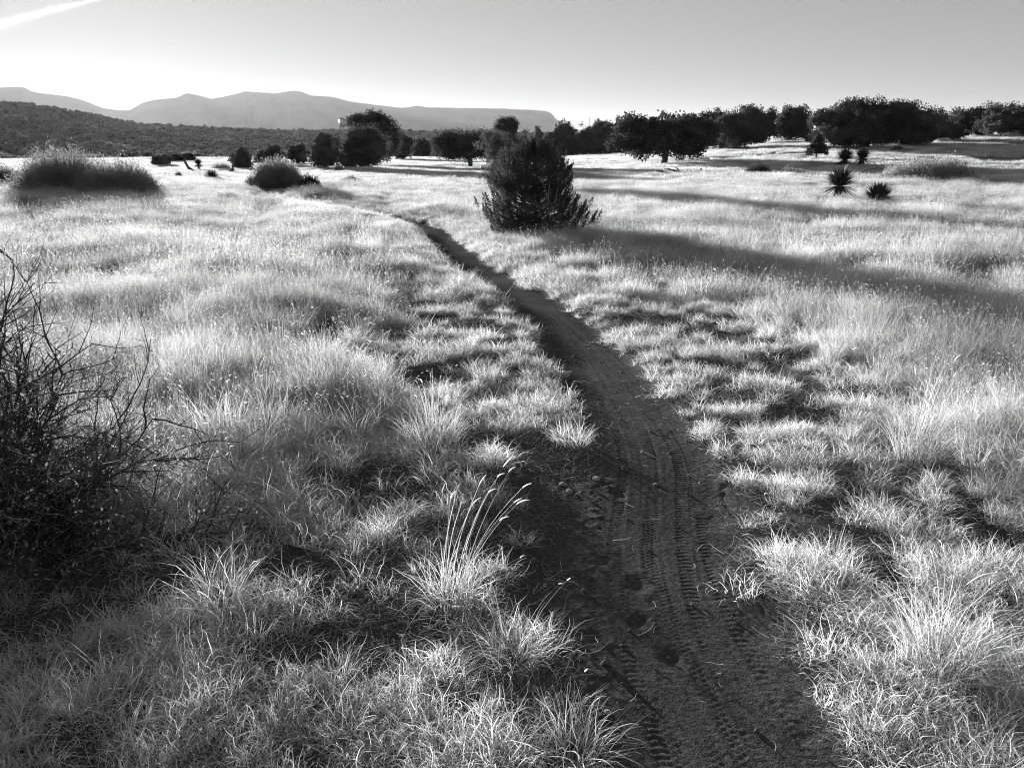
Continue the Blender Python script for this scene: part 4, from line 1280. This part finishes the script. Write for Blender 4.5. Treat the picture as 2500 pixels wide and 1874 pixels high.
def stone_mesh(R, r, flat_=.6, n=2):
    import bmesh
    bm = bmesh.new(); bmesh.ops.create_icosphere(bm, subdivisions=n, radius=1)
    sx, sy, sz = r * R.uniform(.8, 1.3), r * R.uniform(.7, 1.1), r * flat_
    o = R.uniform(0, 50)
    for v in bm.verts:
        c = v.co
        k = 1 + .45 * (float(vnoise(c.x * 1.6 + o, c.y * 1.6 + c.z * 1.3, 4)) - .5)
        v.co = Vector((c.x * sx * k, c.y * sy * k, c.z * sz * k))
    me = bpy.data.meshes.new('stone'); bm.to_mesh(me); bm.free()
    return me
def zpath(x, y): return float(h(path_xc(y), y)) + .006
R = rng(88)
for px, py, r, lab in [(1456, 1176, .021, 'angular pale stone on the trail beside the bright corner tuft'), (1375, 1184, .018, 'rounded dark stone at the left rim of the trail'),
                       (1389, 1203, .020, 'second rounded stone nearest the dead grass stems'), (1600, 1187, .012, 'small lone stone in the middle of the trail'),
                       (1361, 1703, .013, 'pale oval pebble beside a curled straw'), (1482, 1745, .012, 'pale pebble left of the lowest tyre tracks')]:
    X, Y, Z = hit(px, py)
    d = abs(X - float(path_xc(Y)))
    z = zpath(X, Y) if d < .3 else Z
    me = stone_mesh(R, r); me.materials.append(M_STONE)
    o = link('stone', me, None, (X, Y, z + r * .2)); tag(o, lab, 'stone', 'stones on the trail')
for px, py, r, lab in [(2490, 337, 1.0, 'pale boulder under the right ridge junipers at the picture edge'), (2472, 336, .7, 'smaller pale boulder left of the edge boulder'),
                       (2300, 352, .7, 'low pale boulder below the juniper linking the thicket')]:
    X, Y, Z = hit(px, py)
    me = stone_mesh(R, r, .55, 3); me.materials.append(M_BOULDER)
    o = link('boulder', me, None, (X, Y, Z + .1)); tag(o, lab, 'boulder', 'boulders on the right ridge')

def build_debris():
    """crumbs of earth, grit and bits of straw lying on the trail and the bare soil"""
    R = rng(91)
    n = 2600
    y = R.uniform(1.4, 7, n) ** 1.0; x = path_xc(y) + R.uniform(-.95, .75, n)
    d = x - path_xc(y)
    ok = R.uniform(0, 1, n) < np.where(d < -.1, 1, np.where(np.abs(d) < .3, .18, .5)); x, y = x[ok], y[ok]; n = len(x)
    z = np.where(np.abs(x - path_xc(y)) < path_half(y), h(path_xc(y), y) + .008 + .02 * ((x - path_xc(y)) / .42) ** 2, h(x, y) + .001)
    s = R.exponential(.0028, n) + .0015
    # octahedral crumbs
    o = np.array([(1, 0, 0), (-1, 0, 0), (0, 1, 0), (0, -1, 0), (0, 0, 1), (0, 0, -1)], float)
    V = np.stack([x, y, z], -1)[:, None, :] + o[None] * s[:, None, None] * R.uniform(.6, 1.3, (n, 6, 1))
    T = np.array([(0, 2, 4), (2, 1, 4), (1, 3, 4), (3, 0, 4), (2, 0, 5), (1, 2, 5), (3, 1, 5), (0, 3, 5)])
    F = (np.arange(n)[:, None, None] * 6 + T[None]).reshape(-1, 3)
    ob = link('grit', mesh_np('grit', V.reshape(-1, 3), F, rough_mat('grit', .07, .16, 8)))
    tag(ob, 'crumbs of earth and grit strewn on the trail', 'grit', kind='stuff')
    n = 620
    y = R.uniform(1.4, 6.5, n); x = path_xc(y) + R.uniform(-1.7, 1.2, n)
    z = np.where(np.abs(x - path_xc(y)) < path_half(y), h(path_xc(y), y) + .012, h(x, y) + .004)
    V, Q, *_ = blades(R, n, (.02, .11), (.0014, .0026), 1, (1.35, 1.57), (-.1, .15), 5, .5, base=(x, y, z))
    ob = link('straw_litter', mesh_np('straw_litter', V, Q, M_GRASS)); tag(ob, 'loose bits of straw lying on bare soil', 'straw', kind='stuff')
build_debris()
